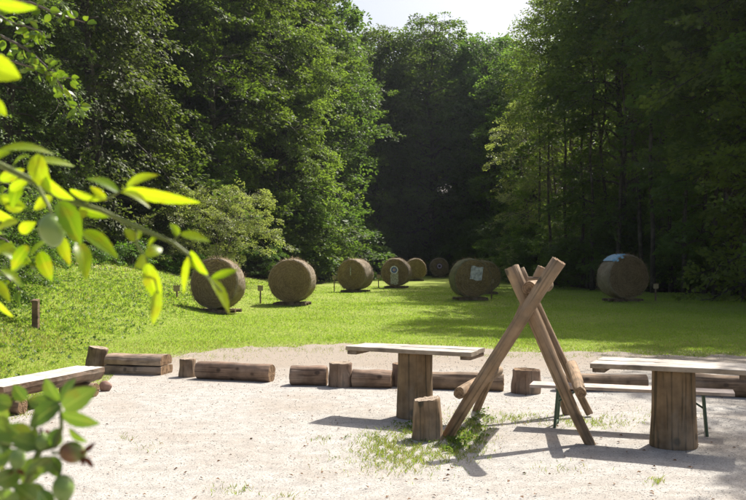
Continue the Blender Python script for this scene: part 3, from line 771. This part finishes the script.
def rock(s, seed):
    me = bpy.data.meshes.new('stone'); bm = bmesh.new(); bmesh.ops.create_icosphere(bm, subdivisions=3, radius=1); g = random.Random(seed); o = [g.uniform(0, 6) for _ in range(4)]
    for v in bm.verts:
        k = 1 + .07 * math.sin(v.co.x * 3 + o[0]) + .05 * math.sin(v.co.y * 4 + o[1]) + .04 * math.sin(v.co.z * 5 + o[2])
        v.co = Vector((v.co.x * s[0], v.co.y * s[1], v.co.z * s[2])) * k
    bm.to_mesh(me); bm.free(); me.materials.append(M['stone_red'])
    me.polygons.foreach_set('use_smooth', [True] * len(me.polygons)); return me
tag(link('stone', rock((.075, .06, .07), 9), None, at(106, 10.75, .055)), 'small reddish stone on edge at the right end of the bench', 'stone')

# ------------------------------------------------------------------ tables
def plank(L, W, T, seed, n=20):
    g = random.Random(seed); o = g.uniform(0, 6)
    def f(t):
        e = .004 * math.sin(t * 5 + o) + .0025 * math.sin(t * 19 + o); c = .004
        y0, y1 = -W / 2 + e, W / 2 + e * .5; s = .003 * math.sin(t * 3 + o)
        return [(y0 + c, s), (y1 - c, s), (y1, s + c), (y1, T - c + s), (y1 - c, T + s), (y0 + c, T + s), (y0, T - c + s), (y0, s + c)]
    return loft(f, L, n, [M['plank'], M['plank_side']], 1, 'board', lambda j: 0 if j in (3, 4, 5) else 1)
def table(cx, cy, rz, L, W, H_, colpx, label, seed, pr, skew):
    r = empty('log_table', (cx, cy, 0), rz); tag(r, label, 'table', 'log tables standing on the gravel')
    gap = .006; w = (W - gap) / 2
    for s in (-1, 1):
        link('board', plank(L - (.02 if s > 0 else 0), w, .042, seed + s), r, Vector((0, s * (w / 2 + gap / 2), H_ - .042)))
    for s in (-1, 1):
        mb = MB(); mb.box((.10, W * .93, .036)); 
        link('batten', mb.mesh('batten', [M['batten']]), r, Vector((s * (L / 2 - .065), 0, H_ - .042 - .019)))
    link('post', log_mesh(pr * 1.04, pr * .96, H_ - .043, seed, mats=('post', 'end'), seg=44, rings=20, rough=.03, ridge=.02, flare=.03), r, Vector((colpx, 0, -.005)))
    return r
table(.42, 9.0, math.radians(-25), 1.33, .45, .70, 0.0, 'log table with pale plank top behind the small cracked stump', 61, .178, 0)
table(2.54, 7.62, math.radians(-25), 1.29, .52, .70, .0, 'larger log table with pale plank top on the right', 71, .182, 0)

# ------------------------------------------------------------------ folding bench
bb = empty('folding_bench', (2.37, 8.33, 0), math.atan2(-.55, 1.68)); tag(bb, 'long narrow folding bench on green steel legs behind the right table', 'bench')
mb = MB(); mb.box((1.80, .25, .028))
me = mb.mesh('board', [M['beer_top']]); link('board', me, bb, Vector((0, .0, .385)))
for s in (-1, 1):
    mb = MB(); x0 = s * .64
    for y_ in (-.10, .10):
        mb.tube([(x0, y_, .368), (x0 + s * .03, y_ * 1.15, .0)], [.014, .014], 8)
    mb.tube([(x0 + s * .027, -.115, .04), (x0 + s * .027, .115, .04)], [.012, .012], 8)
    mb.tube([(x0 + s * .01, -.10, .25), (x0 + s * .01, .10, .25)], [.010, .010], 8)
    mb.box((.05, .22, .006), (x0, 0, .367))
    link('leg_frame', mb.mesh('leg_frame', [M['green_steel']]), bb)
    mb = MB(); mb.tube([(x0 + s * .012, 0, .23), (x0 - s * .20, 0, .366)], [.009, .009], 8)
    link('brace', mb.mesh('brace', [M['green_steel']]), bb)

# ------------------------------------------------------------------ trestle
u = Vector((.94, -.34, 0)); A0 = Vector((.66, 8.02, 0)); back = Vector((.40, 1.33, 0))
tr = empty('log_trestle', A0 + u * .62 + back * .5); R0 = tr.location.copy()
tag(tr, 'tall trestle of crossed weathered logs standing on the gravel', 'trestle')
def P(s, z, off=0.0, dep=0.0): return A0 + u * s + Vector((0, 0, z)) + back * dep + Vector((.34, .94, 0)) * off
def tl(name, a, b, r0, r1, seed, **k): 
    k.setdefault('mats', ('pole', 'end')); return between(name, a, b, r0, r1, seed, tr, R0, seg=26, rough=.11, ridge=.035, bend=.018, **k)
tl('leg', P(-.01, -.03, -.02), P(1.01, 1.565, -.09), .052, .066, 81)
tl('leg', P(1.255, -.03, .09), P(.565, 1.515, .09), .042, .064, 82)
tl('leg', P(.0, -.03, .0, 1), P(.70, 1.50, -.04, 1), .038, .042, 83)
tl('leg', P(1.16, .03, .06, 1), P(.455, 1.48, .10, 1), .038, .042, 84)
tl('leg', P(.93, -.02, .10, 1.0), P(.70, .80, .10, .95), .036, .036, 85)
tl('side_rail', P(.15, .42, -.16, 0), P(.22, .42, .12, 1.0), .052, .05, 86)
tl('side_rail', Vector((1.722, 7.47, .475)), Vector((1.93, 8.75, .55)), .048, .05, 87)
tl('ridge_log', P(.735, 1.335, -.02, 0), P(.735, 1.31, .12, 1.0), .06, .055, 88)
tl('cross_bar', P(.56, 1.375, .0, .95), P(.80, 1.37, .0, .95), .026, .026, 89)

# brown marker post on the bank
pb = at(36, 17.0); pb.z = float(H(pb.x, pb.y)) - .05
mb = MB(); 
hgt = zy(299, 17.0) - pb.z
mb.add([(-.055, -.055, 0), (.055, -.055, 0), (.055, .055, 0), (-.055, .055, 0), (-.06, -.055, hgt - .02), (.055, -.055, hgt - .03), (.055, .055, hgt), (-.06, .055, hgt)],
       [(0, 3, 2, 1), (4, 5, 6, 7), (0, 1, 5, 4), (1, 2, 6, 5), (2, 3, 7, 6), (3, 0, 4, 7)])
pr_ = empty('marker_post', pb); tag(pr_, 'short square brown wooden post alone on the grassy bank', 'post')
link('shaft', mb.mesh('post', [M['batten']]), pr_)
mb = MB(); mb.box((.075, .10, .03)); link('cap', mb.mesh('cap', [M['log']]), pr_, Vector((-.055, 0, hgt - .04)))

# ------------------------------------------------------------------ bales
def bale_mesh(r, L, seed, face, side):
    g = random.Random(seed); mb = MB(); seg = 72; ph = [g.uniform(0, 6) for _ in range(6)]
    ys = [0, .03, .09, .2, .35, .5, .65, .8, .91, .97, 1]; rr = [.93, .975, .995, 1.005, 1, 1.008, 1, 1.005, .995, .975, .93]
    rows = []
    for yy, k in zip(ys, rr):
        row = []
        for j in range(seg):
            a = 2 * math.pi * j / seg
            w = 1 + .012 * math.sin(3 * a + ph[0] + yy) + .008 * math.sin(7 * a + ph[1] + yy * 5) + g.uniform(-.013, .013)
            if math.sin(a) < -.6: w *= 1 - .05 * (-.6 - math.sin(a)) / .4
            row.append((r * k * w * math.cos(a), L * (yy - .5), r * k * w * math.sin(a)))
        rows.append(row)
    vs = [p for q_ in rows for p in q_]
    fs = [(i * seg + j, i * seg + (j + 1) % seg, (i + 1) * seg + (j + 1) % seg, (i + 1) * seg + j) for i in range(len(rows) - 1) for j in range(seg)]
    mb.add(vs, fs, 1)
    for i, fl in ((0, False), (len(rows) - 1, True)):
        allv = list(rows[i]); fs = []; levels = [.8, .6, .4, .2]
        for li, l in enumerate(levels):
            for j, p in enumerate(rows[i]):
                allv.append((p[0] * l, p[1] + (1 if fl else -1) * (.03 * (1 - l) + g.uniform(0, .012)), p[2] * l))
            for j in range(seg):
                a, b = li * seg + j, li * seg + (j + 1) % seg; q_ = (a, a + seg, b + seg, b); fs.append(q_ if not fl else q_[::-1])
        allv.append((0, allv[-1][1], 0)); c = len(allv) - 1
        for j in range(seg):
            q_ = (4 * seg + j, c, 4 * seg + (j + 1) % seg); fs.append(q_ if not fl else q_[::-1])
        mb.add(allv, fs, 0)
    me = mb.mesh('bale', [M[face], M[side]], True)
    bm = bmesh.new(); bm.from_mesh(me); bmesh.ops.remove_doubles(bm, verts=bm.verts[:], dist=1e-5); bmesh.ops.recalc_face_normals(bm, faces=bm.faces[:]); bm.to_mesh(me); bm.free()
    return me
def pallet(px, Yw, rz, label, w=1.12, d_=.95):
    mb = MB(); z0 = float(H((px - CX) / F * Yw, Yw))
    for k in range(3): mb.box((w, .09, .07), (0, -d_ / 2 + .05 + k * (d_ - .1) / 2, .035))
    for k in range(6): mb.box((.13, d_, .028), (-w / 2 + .08 + k * (w - .16) / 5, 0, .085))
    o = link('pallet', mb.mesh('pallet', [M['batten']]), None, at(px, Yw, z0)); o.rotation_euler = (0, 0, rz)
    tag(o, label, 'pallet', 'wooden pallets under the bales'); return z0 + .10
GB = 'round straw bales used as archery butts'
def bale(px, Yf, r, L, rz, seed, label, face='straw', side='straw_side', plabel='', tiltx=0, tilty=0):
    Yw = Yf + L / 2
    z = pallet(px, Yw, rz, plabel)
    o = link('straw_bale', bale_mesh(r, L, seed, face, side), None, at(px, Yw, z + r * .95))
    o.rotation_euler = (tiltx, tilty, rz)
    g = np.random.default_rng(seed); n = 3800; a = g.uniform(0, 2 * np.pi, n); f = g.uniform(0, 1, n) < .55
    rr = np.where(f, r * np.sqrt(g.uniform(0, 1, n)) * .97, r * g.uniform(.985, 1.0, n)); yy_ = np.where(f, -L / 2 - .01 - .02 * (1 - rr / r), g.uniform(-.5, .5, n) * L)
    P_ = np.stack([rr * np.cos(a), yy_, rr * np.sin(a)], -1); N_ = np.where(f[:, None], np.array([0, -1., 0]), np.stack([np.cos(a), 0 * a, np.sin(a)], -1))
    T_ = np.stack([-np.sin(a), 0 * a, np.cos(a)], -1) + g.normal(0, .5, (n, 3)) + N_ * g.uniform(0, .5, (n, 1))
    Lf = g.uniform(.06, .2, n); V_ = leaf_rows(P_, T_, N_, Lf, np.full(n, .010), 0)
    fo = link('loose_straw', quads_mesh('loose_straw', V_, M['straw_fibre']), o); fo['kind'] = 'stuff'
    tag(o, label, 'bale', GB); bpy.context.view_layer.update(); return o
R_ = math.radians
b1 = bale(218, 26.2, .765, .6, R_(-16), 1, 'brown round bale nearest on the left, partly behind rose leaves', plabel='wooden pallet under the leftmost brown bale', tiltx=R_(-6))
b2 = bale(292.5, 30.0, .745, .9, R_(-8), 2, 'brown round bale second from left with lit rim', plabel='wooden pallet under the second bale from left')
b3 = bale(355.5, 42.0, .745, 1.0, R_(-24), 3, 'round bale with pale right side and narrow mark on face', 'straw_gold', plabel='wooden pallet under the third bale from left')
b4 = bale(396.5, 46.0, .73, 1.0, R_(-12), 4, 'round bale carrying the blue ringed round target', 'straw_gold', plabel='wooden pallet under the bale with ringed target')
b5 = bale(415.5, 61, .73, 1.0, R_(0), 5, 'plain dim bale half hidden behind the round target bale', 'straw_gold', plabel='wooden pallet of the dim half hidden bale')
b6 = bale(439, 71, .75, 1.0, R_(0), 6, 'farthest small dark bale in forest shade', plabel='wooden pallet under the farthest small bale')
b7 = bale(470, 33.4, .735, .8, R_(11), 7, 'round bale with a crumpled white sheet pinned on', 'straw_gold', 'straw_side_g', plabel='wooden pallet under the bale with the white sheet')
b8 = bale(483.5, 40.5, .72, .9, R_(6), 8, 'dark bale peeking out right behind the sheeted bale', 'straw_gold', 'straw_side_g', plabel='wooden pallet of the bale behind the sheeted one')
b9 = bale(622.5, 31.7, .80, .9, R_(14), 9, 'large dark bale in shade on the right with blue cover', plabel='wooden pallet under the shaded right hand bale')

def on_face(b, x, z, w, h, mat, name, label, cat, rz=0, round_=False, L=.9):
    """thin sheet pinned 12 mm in front of the bale face"""
    mb = MB(); T = .006
    if round_:
        n = 40; vs = [(w / 2 * math.cos(2 * math.pi * k / n), -T, w / 2 * math.sin(2 * math.pi * k / n)) for k in range(n)] + [(w / 2 * math.cos(2 * math.pi * k / n), 0, w / 2 * math.sin(2 * math.pi * k / n)) for k in range(n)]
        fs = [tuple(range(n)), tuple(range(n, 2 * n))[::-1]] + [(k, n + k, n + (k + 1) % n, (k + 1) % n) for k in range(n)]
        mb.add(vs, fs)
    else:
        nxx, nz = 8, 8; vs = []; g = random.Random(int(w * 1000))
        for kk in (0, 1):
            g2 = random.Random(5)
            for i in range(nxx + 1):
                for j in range(nz + 1):
                    vs.append((w * (i / nxx - .5), -.02 - .018 * g2.random() + T * kk, h * (j / nz - .5) + .02 * math.sin(i)))
        fs = []; N = (nxx + 1) * (nz + 1)
        for i in range(nxx):
            for j in range(nz):
                a = i * (nz + 1) + j; fs.append((a, a + nz + 1, a + nz + 2, a + 1)); fs.append((N + a + 1, N + a + nz + 2, N + a + nz + 1, N + a))
        mb.add(vs, fs)
    me = mb.mesh(name, [M[mat]])
    o = link(name, me); Lb = L
    mw = b.matrix_world @ Matrix.Translation((x, -Lb / 2 - .06, z)) @ Matrix.Rotation(rz, 4, 'Y')
    o.matrix_world = mw; tag(o, label, cat); return o
on_face(b4, -.02, .14, .42, .42, 'round1', 'round_target', 'round white target with blue rings on the middle bale', 'target', round_=True, L=1.0)
on_face(b4, -.0, -.32, .40, .56, 'sheet2', 'paper_target', 'yellowish paper strip below the blue ringed target', 'target', L=1.0)
on_face(b6, .0, .1, .48, .48, 'round2', 'round_target', 'small pinkish round target on the farthest dark bale', 'target', round_=True, L=1.0)
on_face(b7, .10, .2, .46, .5, 'sheet', 'paper_target', 'crumpled white paper sheet pinned to the bale by the trestle', 'target', rz=R_(8), L=.8)
on_face(b3, .02, .18, .05, .38, 'sheet2', 'paper_strip', 'narrow pale paper strip on the face of the third bale', 'slat', L=1.0)  # pale mark on the bale, added as a thin paper strip
# blue cover over bale 9 top-left
mb = MB(); n1, n2 = 16, 8; vs = []; r = .80; g = random.Random(8)
for kk in (0, 1):
    g = random.Random(8)
    for i in range(n1 + 1):
        a = R_(98 + 38 * i / n1)
        for j in range(n2 + 1):
            yy = -.47 + .80 * j / n2; rr = r * (1.02 if 0 < j else .97) + .012 + g.uniform(0, .014) - .005 * kk
            if j == 0: rr = r * .90
            vs.append((rr * math.cos(a), yy + (.05 * math.sin(i * .9) if j in (0,) else 0), rr * math.sin(a)))
N = (n1 + 1) * (n2 + 1); fs = []
for i in range(n1):
    for j in range(n2):
        a = i * (n2 + 1) + j; fs.append((a, a + 1, a + n2 + 2, a + n2 + 1)); fs.append((N + a + n2 + 1, N + a + n2 + 2, N + a + 1, N + a))
mb.add(vs, fs); o = link('tarpaulin', mb.mesh('tarp', [M['tarp']], True)); o.matrix_world = b9.matrix_world.copy()
tag(o, 'light blue plastic cover draped over top of the shaded bale', 'tarpaulin')

# small number posts beside bales
def sign(px, py, top, label, hw=.09):
    Yw = F * EYE / (py - HOR); x = (px - CX) / F * Yw; z0 = float(H(x, Yw)); hh = zy(top, Yw) - z0
    r = empty('sign_post', (x, Yw, z0)); tag(r, label, 'sign post', 'small wooden sign posts beside the bales')
    mb = MB(); mb.box((.05, .05, hh - .1 + .08), (0, 0, (hh - .1) / 2 - .04)); link('post', mb.mesh('post', [M['log']]), r)
    mb = MB(); mb.box((hw * 2, .025, .16), (0, -.04, hh - .08)); link('board', mb.mesh('board', [M['board']]), r)
    mb = MB(); mb.box((hw * 2 + .03, .07, .018), (0, -.04, hh + .012)); link('cap', mb.mesh('cap', [M['log']]), r)
sign(177, 308, 286, 'small sign post left of the nearest left bale', .10)
sign(260.5, 304, 286, 'small sign post left of the second bale from left')
sign(334.3, 290.5, 276, 'small sign post left of the third bale from left')
sign(378.5, 288, 275, 'small sign post between third bale and round target bale')
sign(491.5, 299, 279, 'small sign post right of the bale with white sheet')
sign(655.5, 302, 284, 'small pale sign post right of the shaded bale')

# ------------------------------------------------------------------ rose bush in the foreground
def rose_leaf(base, tip, width, seed, roll=None):
    g = random.Random(seed); base = Vector(base); tip = Vector(tip); d = tip - base; L = d.length; d.normalize()
    cam = Vector((0, -1, .15)); n = (cam - d * cam.dot(d)).normalized(); s = d.cross(n)
    r_ = g.uniform(-.9, .9) if roll is None else roll
    n2 = n * math.cos(r_) + s * math.sin(r_); s2 = d.cross(n2)
    vs, uv, fs = [], [], []; K = 12; fold = g.uniform(.1, .35); curl = g.uniform(.05, .22)
    for i in range(K + 1):
        t = i / K; w = width * .5 * (math.sin(math.pi * min(1, t * .97 + .03) ** .8) ** .75) * (1 + (.05 if i % 2 else -.04))
        if i == K: w = .0006
        c = base + d * L * t + n2 * (math.sin(math.pi * t) * L * curl * .5) + Vector((0, 0, -curl * L * t * t * .5))
        for j, k in enumerate((-1, -.5, 0, .5, 1)):
            vs.append(c + s2 * w * k + n2 * abs(k) * w * fold); uv.append((.5 + k * .5, t))
    for i in range(K):
        for j in range(4):
            a = i * 5 + j; fs.append((a, a + 1, a + 6, a + 5))
    return vs, fs, uv
class LeafSet:
    def __init__(s): s.v = []; s.f = []; s.uv = []
    def add(s, vs, fs, uv):
        k = len(s.v); s.v += vs; s.f += [tuple(i + k for i in f) for f in fs]; s.uv += uv
    def mesh(s, name, mat):
        me = bpy.data.meshes.new(name); me.from_pydata([tuple(v) for v in s.v], [], s.f); me.materials.append(mat)
        l = me.uv_layers.new(name='UVMap'); 
        for lp in me.loops: l.data[lp.index].uv = s.uv[lp.vertex_index]
        me.polygons.foreach_set('use_smooth', [True] * len(me.polygons)); me.update(); return me
def p3(px, py, Yd): return Vector(((px - CX) / F * Yd, Yd, EYE - (py - HOR) * Yd / F))
rose = empty('rose_bush', (-.95, 1.15, 0)); tag(rose, 'blurred rose branches with bright leaves and hips in the left foreground', 'rose bush')
RO = rose.location.copy()
ls = LeafSet(); st = MB()
D1 = .95
# (bx,by, tx,ty, width px, depth)
up_leaves = [(0, 150, 54, 150, 15, .92), (34, 156, 50, 188, 24, .93), (36, 160, 74, 165, 13, .97), (45, 178, 74, 196, 19, .92), (70, 190, 106, 196, 11, .95),
    (118, 192, 86, 175, 14, .95), (80, 208, 110, 216, 13, .97), (83, 232, 118, 254, 18, .95), (78, 243, 86, 276, 20, .95), (60, 202, 80, 242, 26, .9),
    (18, 222, -6, 232, 18, .9), (14, 246, -6, 254, 14, .93), (106, 199, 90, 185, 9, .98), (121, 192, 150, 205, 13, .95), (126, 187, 158, 172, 14, .95), (122, 189, 200, 200, 17, .96),
    (178, 236, 170, 222, 10, .95), (181, 234, 210, 240, 12, .95), (136, 240, 124, 228, 12, .95), (134, 240, 141, 226, 9, .96), (146, 256, 162, 246, 15, .95), (146, 258, 135, 266, 16, .95),
    (147, 264, 160, 300, 20, .94), (157, 290, 153, 322, 15, .94), (192, 255, 184, 292, 18, .95), (190, 252, 208, 272, 17, .95), (212, 278, 238, 268, 9, .95), (210, 278, 229, 311, 15, .95),
    (-8, 2, 36, 4, 16, .85), (-16, 62, 20, 76, 30, .8), (-8, 100, 6, 114, 14, .85), (-4, 198, 26, 206, 14, 1.0), (22, 210, 2, 196, 16, 1.0), (28, 246, 12, 268, 16, .98), (40, 252, 52, 278, 18, 1.0),
    (88, 212, 70, 222, 14, .93), (10, 190, 30, 178, 12, .97), (2, 270, 22, 284, 12, 1.0), (-6, 280, 10, 300, 12, 1.0), (12, 168, 28, 154, 12, .96),
    (0, 180, 24, 168, 14, 1.02), (20, 182, 12, 206, 16, .98), (52, 198, 34, 208, 15, .96), (48, 240, 30, 256, 15, 1.0), (60, 236, 70, 262, 14, .98), (-8, 210, 14, 216, 15, 1.05), (0, 250, 26, 262, 15, 1.05),
    (20, 232, 36, 220, 14, 1.0), (-10, 160, 10, 150, 13, 1.0), (84, 205, 98, 196, 9, .95), (158, 236, 148, 246, 8, .95), (66, 200, 58, 214, 12, .97), (30, 262, 10, 276, 14, 1.05), (-4, 300, 14, 316, 13, 1.05)]
for k, (a, b, c, d_, w, dd) in enumerate(up_leaves):
    rs = random.Random(k); dz = rs.uniform(-.02, .02)
    ls.add(*rose_leaf(p3(a, b, dd) - RO, p3(c, d_, dd + dz) - RO, w * dd / F * .86, 100 + k))
link('leaves', ls.mesh('leaves', M['rose_leaf']), rose)
ls = LeafSet()
low_leaves = [(30, 440, 8, 424, 20, .82), (8, 420, -10, 402, 20, .86), (70, 428, 88, 440, 13, .8), (30, 484, 44, 504, 16, .8), (0, 470, 18, 446, 18, .84), (60, 428, 48, 444, 13, .8), (26, 400, 14, 384, 14, .9), (60, 404, 30, 424, 20, .8), (60, 400, 46, 376, 18, .82), (62, 404, 76, 377, 20, .8), (64, 408, 97, 386, 20, .78), (62, 414, 100, 422, 17, .8), (58, 410, 28, 398, 18, .82),
    (40, 446, 12, 436, 18, .8), (36, 446, 36, 424, 14, .8), (38, 458, 24, 484, 20, .82), (50, 456, 28, 472, 22, .78), (52, 456, 60, 476, 15, .8), (56, 446, 60, 428, 10, .8), (20, 470, -6, 480, 22, .78),
    (36, 500, 16, 482, 22, .77), (20, 498, -14, 492, 20, .76), (8, 450, -10, 436, 22, .8), (14, 452, -8, 462, 20, .8), (10, 432, -12, 418, 20, .84), (12, 404, -10, 400, 16, .85), (40, 490, 52, 512, 16, .8)]
for k, (a, b, c, d_, w, dd) in enumerate(low_leaves):
    ls.add(*rose_leaf(p3(a, b, dd) - RO, p3(c, d_, dd) - RO, w * dd / F * 1.1, 300 + k))
link('leaves', ls.mesh('leaves', M['rose_leaf_dull']), rose)
def stem(pts, r0, r1):
    pts = [Vector(p) - RO for p in pts]; n = len(pts)
    st.tube(pts, [r0 + (r1 - r0) * k / (n - 1) for k in range(n)], 8)
stem([(-.95, 1.15, -.05), (-.97, 1.12, .6), (-.88, 1.05, 1.3), (-.62, .98, 1.62), p3(-30, 152, .96), p3(0, 165, .95), p3(32, 181, .95), p3(65, 200, .95), p3(100, 210, .95), p3(136, 227, .95), p3(172, 242, .95), p3(188, 254, .95), p3(204, 274, .95), p3(222, 292, .95)], .005, .0012)
stem([p3(70, 201, .95), p3(107, 199, .95), p3(122, 190, .95), p3(132, 184, .95)], .0018, .001)
stem([p3(136, 227, .95), p3(136, 244, .95), p3(146, 258, .95), p3(155, 280, .945), p3(158, 294, .94)], .0015, .0008)
stem([p3(172, 242, .95), p3(180, 234, .95)], .0012, .0008)
stem([p3(36, 183, .95), p3(48, 205, .93), p3(52, 216, .92)], .002, .0015)
stem([p3(65, 200, .95), p3(78, 215, .95), p3(82, 234, .95), p3(80, 244, .95)], .0013, .0008)
stem([p3(-30, 152, .96), (-.6, .9, 1.55), (-.85, .95, 1.1)], .003, .004)
stem([(-.95, 1.15, -.05), (-.9, 1.0, .6), (-.7, .86, 1.15), p3(-40, 520, .82), p3(20, 502, .8), p3(40, 450, .8), p3(56, 446, .8), p3(62, 428, .8), p3(61, 404, .8)], .006, .0012)
stem([p3(40, 450, .8), p3(16, 446, .8), p3(-12, 440, .8)], .0016, .001)
stem([p3(52, 452, .8), p3(60, 453, .8), p3(70, 453, .8)], .0015, .0012)
stem([p3(50, 456, .8), p3(58, 468, .8), p3(62, 480, .79)], .0015, .0012)
link('stems', st.mesh('stems', [M['rose_stem']], True), rose)
def hip(px, py, dd, rpx, axis_, mat, seed, sep=True):
    c = p3(px, py, dd) - RO; r = rpx * dd / F; q = Vector((0, 0, 1)).rotation_difference(Vector(axis_).normalized())
    mb = MB(); prof = [(-1.15, .12), (-1.0, .5), (-.7, .82), (-.3, .98), (.1, 1.0), (.5, .88), (.85, .62), (1.05, .42), (1.15, .3)]
    mb.tube([Vector((0, 0, z * r * 1.1)) for z, _ in prof], [k * r for _, k in prof], 20)
    o = link('rose_hip', mb.mesh('hip', [M[mat]], True), rose, c, q)
    if not sep: return
    s = LeafSet(); g = random.Random(seed)
    for k in range(5):
        a = k * 1.257 + g.uniform(-.2, .2); b0 = Vector((math.cos(a) * r * .3, math.sin(a) * r * .3, r * 1.15)); t0 = b0 + Vector((math.cos(a) * r * .9, math.sin(a) * r * .9, r * g.uniform(.3, 1.0)))
        s.add(*rose_leaf(b0, t0, r * .5, seed * 7 + k))
    link('sepals', s.mesh('sepals', M['sepal']), o)
hip(52, 230, .90, 13, (.2, 0, -1), 'hip_green', 1, False)
hip(73, 452, .80, 11, (1, -.2, -.15), 'hip', 2)
hip(64, 488, .79, 11, (.1, -.2, -1), 'hip_green', 3)
hip(43, 441, .80, 7, (.1, 0, 1), 'hip_green', 4)
hip(18, 459, .78, 8, (-.1, -.2, -1), 'hip_green', 5)

# hawthorn-like twig further back, upper left
hw = empty('leaning_shrub', (-2.1, 2.9, 0)); tag(hw, 'small leaved twigs hanging into the upper left corner', 'shrub'); HO = hw.location.copy()
st = MB(); ls = LeafSet(); g = random.Random(31)
def tw(pts, r0, r1, n, sz, ):
    P_ = [Vector(p) - HO for p in pts]; k = len(P_)
    st.tube(P_, [r0 + (r1 - r0) * i / (k - 1) for i in range(k)], 6)
    for i in range(n):
        t = g.uniform(.1, 1) * (k - 1.001); a = int(t); b = P_[a].lerp(P_[a + 1], t - a)
        dv = Vector((g.uniform(-1, 1), g.uniform(-.8, .8), g.uniform(-1, .7))).normalized()
        b = b + dv * .012; ls.add(*rose_leaf(b, b + dv * sz * g.uniform(.6, 1.2), sz * g.uniform(.45, .65), g.randint(0, 9999), g.uniform(-1.4, 1.4)))
o3 = Vector((-1.55, 2.75, 1.9))
st.tube([Vector(p) - HO for p in [(-2.1, 2.9, -.05), (-2.15, 2.85, 1.0), (-1.95, 2.8, 1.6), (-1.62, 2.75, 2.1)]], [.02, .017, .013, .008], 7)
Z0 = Vector((-1.62, 2.75, 2.1))
tw([Z0, p3(-10, 30, 2.7), p3(25, 48, 2.65), p3(50, 70, 2.6), p3(66, 95, 2.6), p3(80, 108, 2.6)], .006, .0015, 46, .032)
tw([Z0, p3(-10, 0, 2.75), p3(30, 2, 2.7), p3(60, 15, 2.7), p3(84, 22, 2.7)], .006, .0015, 34, .034)
tw([Z0, p3(-6, 50, 2.65), p3(15, 62, 2.6), p3(40, 70, 2.6), p3(52, 74, 2.6)], .005, .0015, 34, .03)
tw([p3(-10, 10, 2.75), p3(10, 22, 2.7), p3(38, 30, 2.65), p3(50, 38, 2.6)], .004, .0012, 34, .032)
tw([p3(50, 70, 2.6), p3(62, 78, 2.6), p3(72, 78, 2.6)], .003, .001, 12, .03)
tw([(-1.95, 2.8, 1.6), p3(-20, 190, 2.6), p3(2, 182, 2.55), p3(22, 190, 2.5)], .004, .0015, 22, .034)
tw([(-1.95, 2.8, 1.6), p3(-20, 280, 2.5), p3(0, 270, 2.45), p3(20, 290, 2.4)], .004, .0015, 22, .034)
tw([(-1.95, 2.8, 1.6), p3(-20, 230, 2.5), p3(6, 240, 2.45), p3(30, 262, 2.4)], .004, .0015, 22, .034)
link('stems', st.mesh('stems', [M['bark_pale']], True), hw)
link('leaves', ls.mesh('leaves', M['twig_leaf']), hw)

mb = MB(); mb.box((500, 460, 52), (0, 160, 23)); mz = bpy.data.materials.new('haze_air'); mz.use_nodes = True  # added haze volume, brightens the backlit wood
nt = mz.node_tree; nt.nodes.clear(); o_ = nt.nodes.new('ShaderNodeOutputMaterial'); pv = nt.nodes.new('ShaderNodeVolumePrincipled')
pv.inputs['Color'].default_value = (.82, .9, 1, 1); pv.inputs['Density'].default_value = .00020; pv.inputs['Anisotropy'].default_value = .45
nt.links.new(pv.outputs[0], o_.inputs['Volume'])
tag(link('haze', mb.mesh('haze', [mz])), kind='stuff', label='thin pale haze added to lighten the dark backlit trees', cat='haze')

# ------------------------------------------------------------------ camera, light, world
cam = bpy.data.cameras.new('Camera'); co = bpy.data.objects.new('Camera', cam); COL.objects.link(co); SC.camera = co
cam.sensor_width = 36; cam.sensor_fit = 'HORIZONTAL'; cam.lens = 36 * F / 746; cam.clip_start = .05; cam.clip_end = 1500
co.location = (0, 0, EYE); co.rotation_euler = (math.radians(90) + math.atan(7 / F), 0, 0)
cam.dof.use_dof = True; cam.dof.focus_distance = 10; cam.dof.aperture_fstop = 10
EL = math.radians(51); AZ = math.atan2(.35, .43)       # azimuth clockwise from +Y
sd = Vector((math.sin(AZ) * math.cos(EL), math.cos(AZ) * math.cos(EL), math.sin(EL)))
sun = bpy.data.lights.new('Sun', 'SUN'); so = bpy.data.objects.new('Sun', sun); COL.objects.link(so)
sun.energy = 5; sun.angle = math.radians(.53); sun.color = (1, .955, .88)
so.rotation_euler = sd.to_track_quat('Z', 'Y').to_euler(); so.location = (10, 10, 30)
w = bpy.data.worlds.new('World'); SC.world = w; w.use_nodes = True; nt = w.node_tree
bg = nt.nodes['Background']; sky = nt.nodes.new('ShaderNodeTexSky'); sky.sky_type = 'NISHITA'; sky.sun_disc = False
sky.sun_elevation = EL; sky.sun_rotation = AZ; sky.dust_density = 7.5; sky.air_density = 1.0; sky.ozone_density = 1.0; sky.altitude = 300
nt.links.new(sky.outputs[0], bg.inputs['Color']); bg.inputs['Strength'].default_value = .10
SC.view_settings.view_transform = 'Standard'; SC.view_settings.look = 'None'; SC.view_settings.gamma = 1; SC.view_settings.exposure = .76
SC.view_settings.use_curve_mapping = False
SC.cycles.use_denoising = True
SC.cycles.max_bounces = 8; SC.cycles.diffuse_bounces = 4; SC.cycles.glossy_bounces = 2; SC.cycles.transmission_bounces = 5
SC.cycles.sample_clamp_indirect = 6; SC.cycles.use_adaptive_sampling = True; SC.cycles.adaptive_threshold = .012
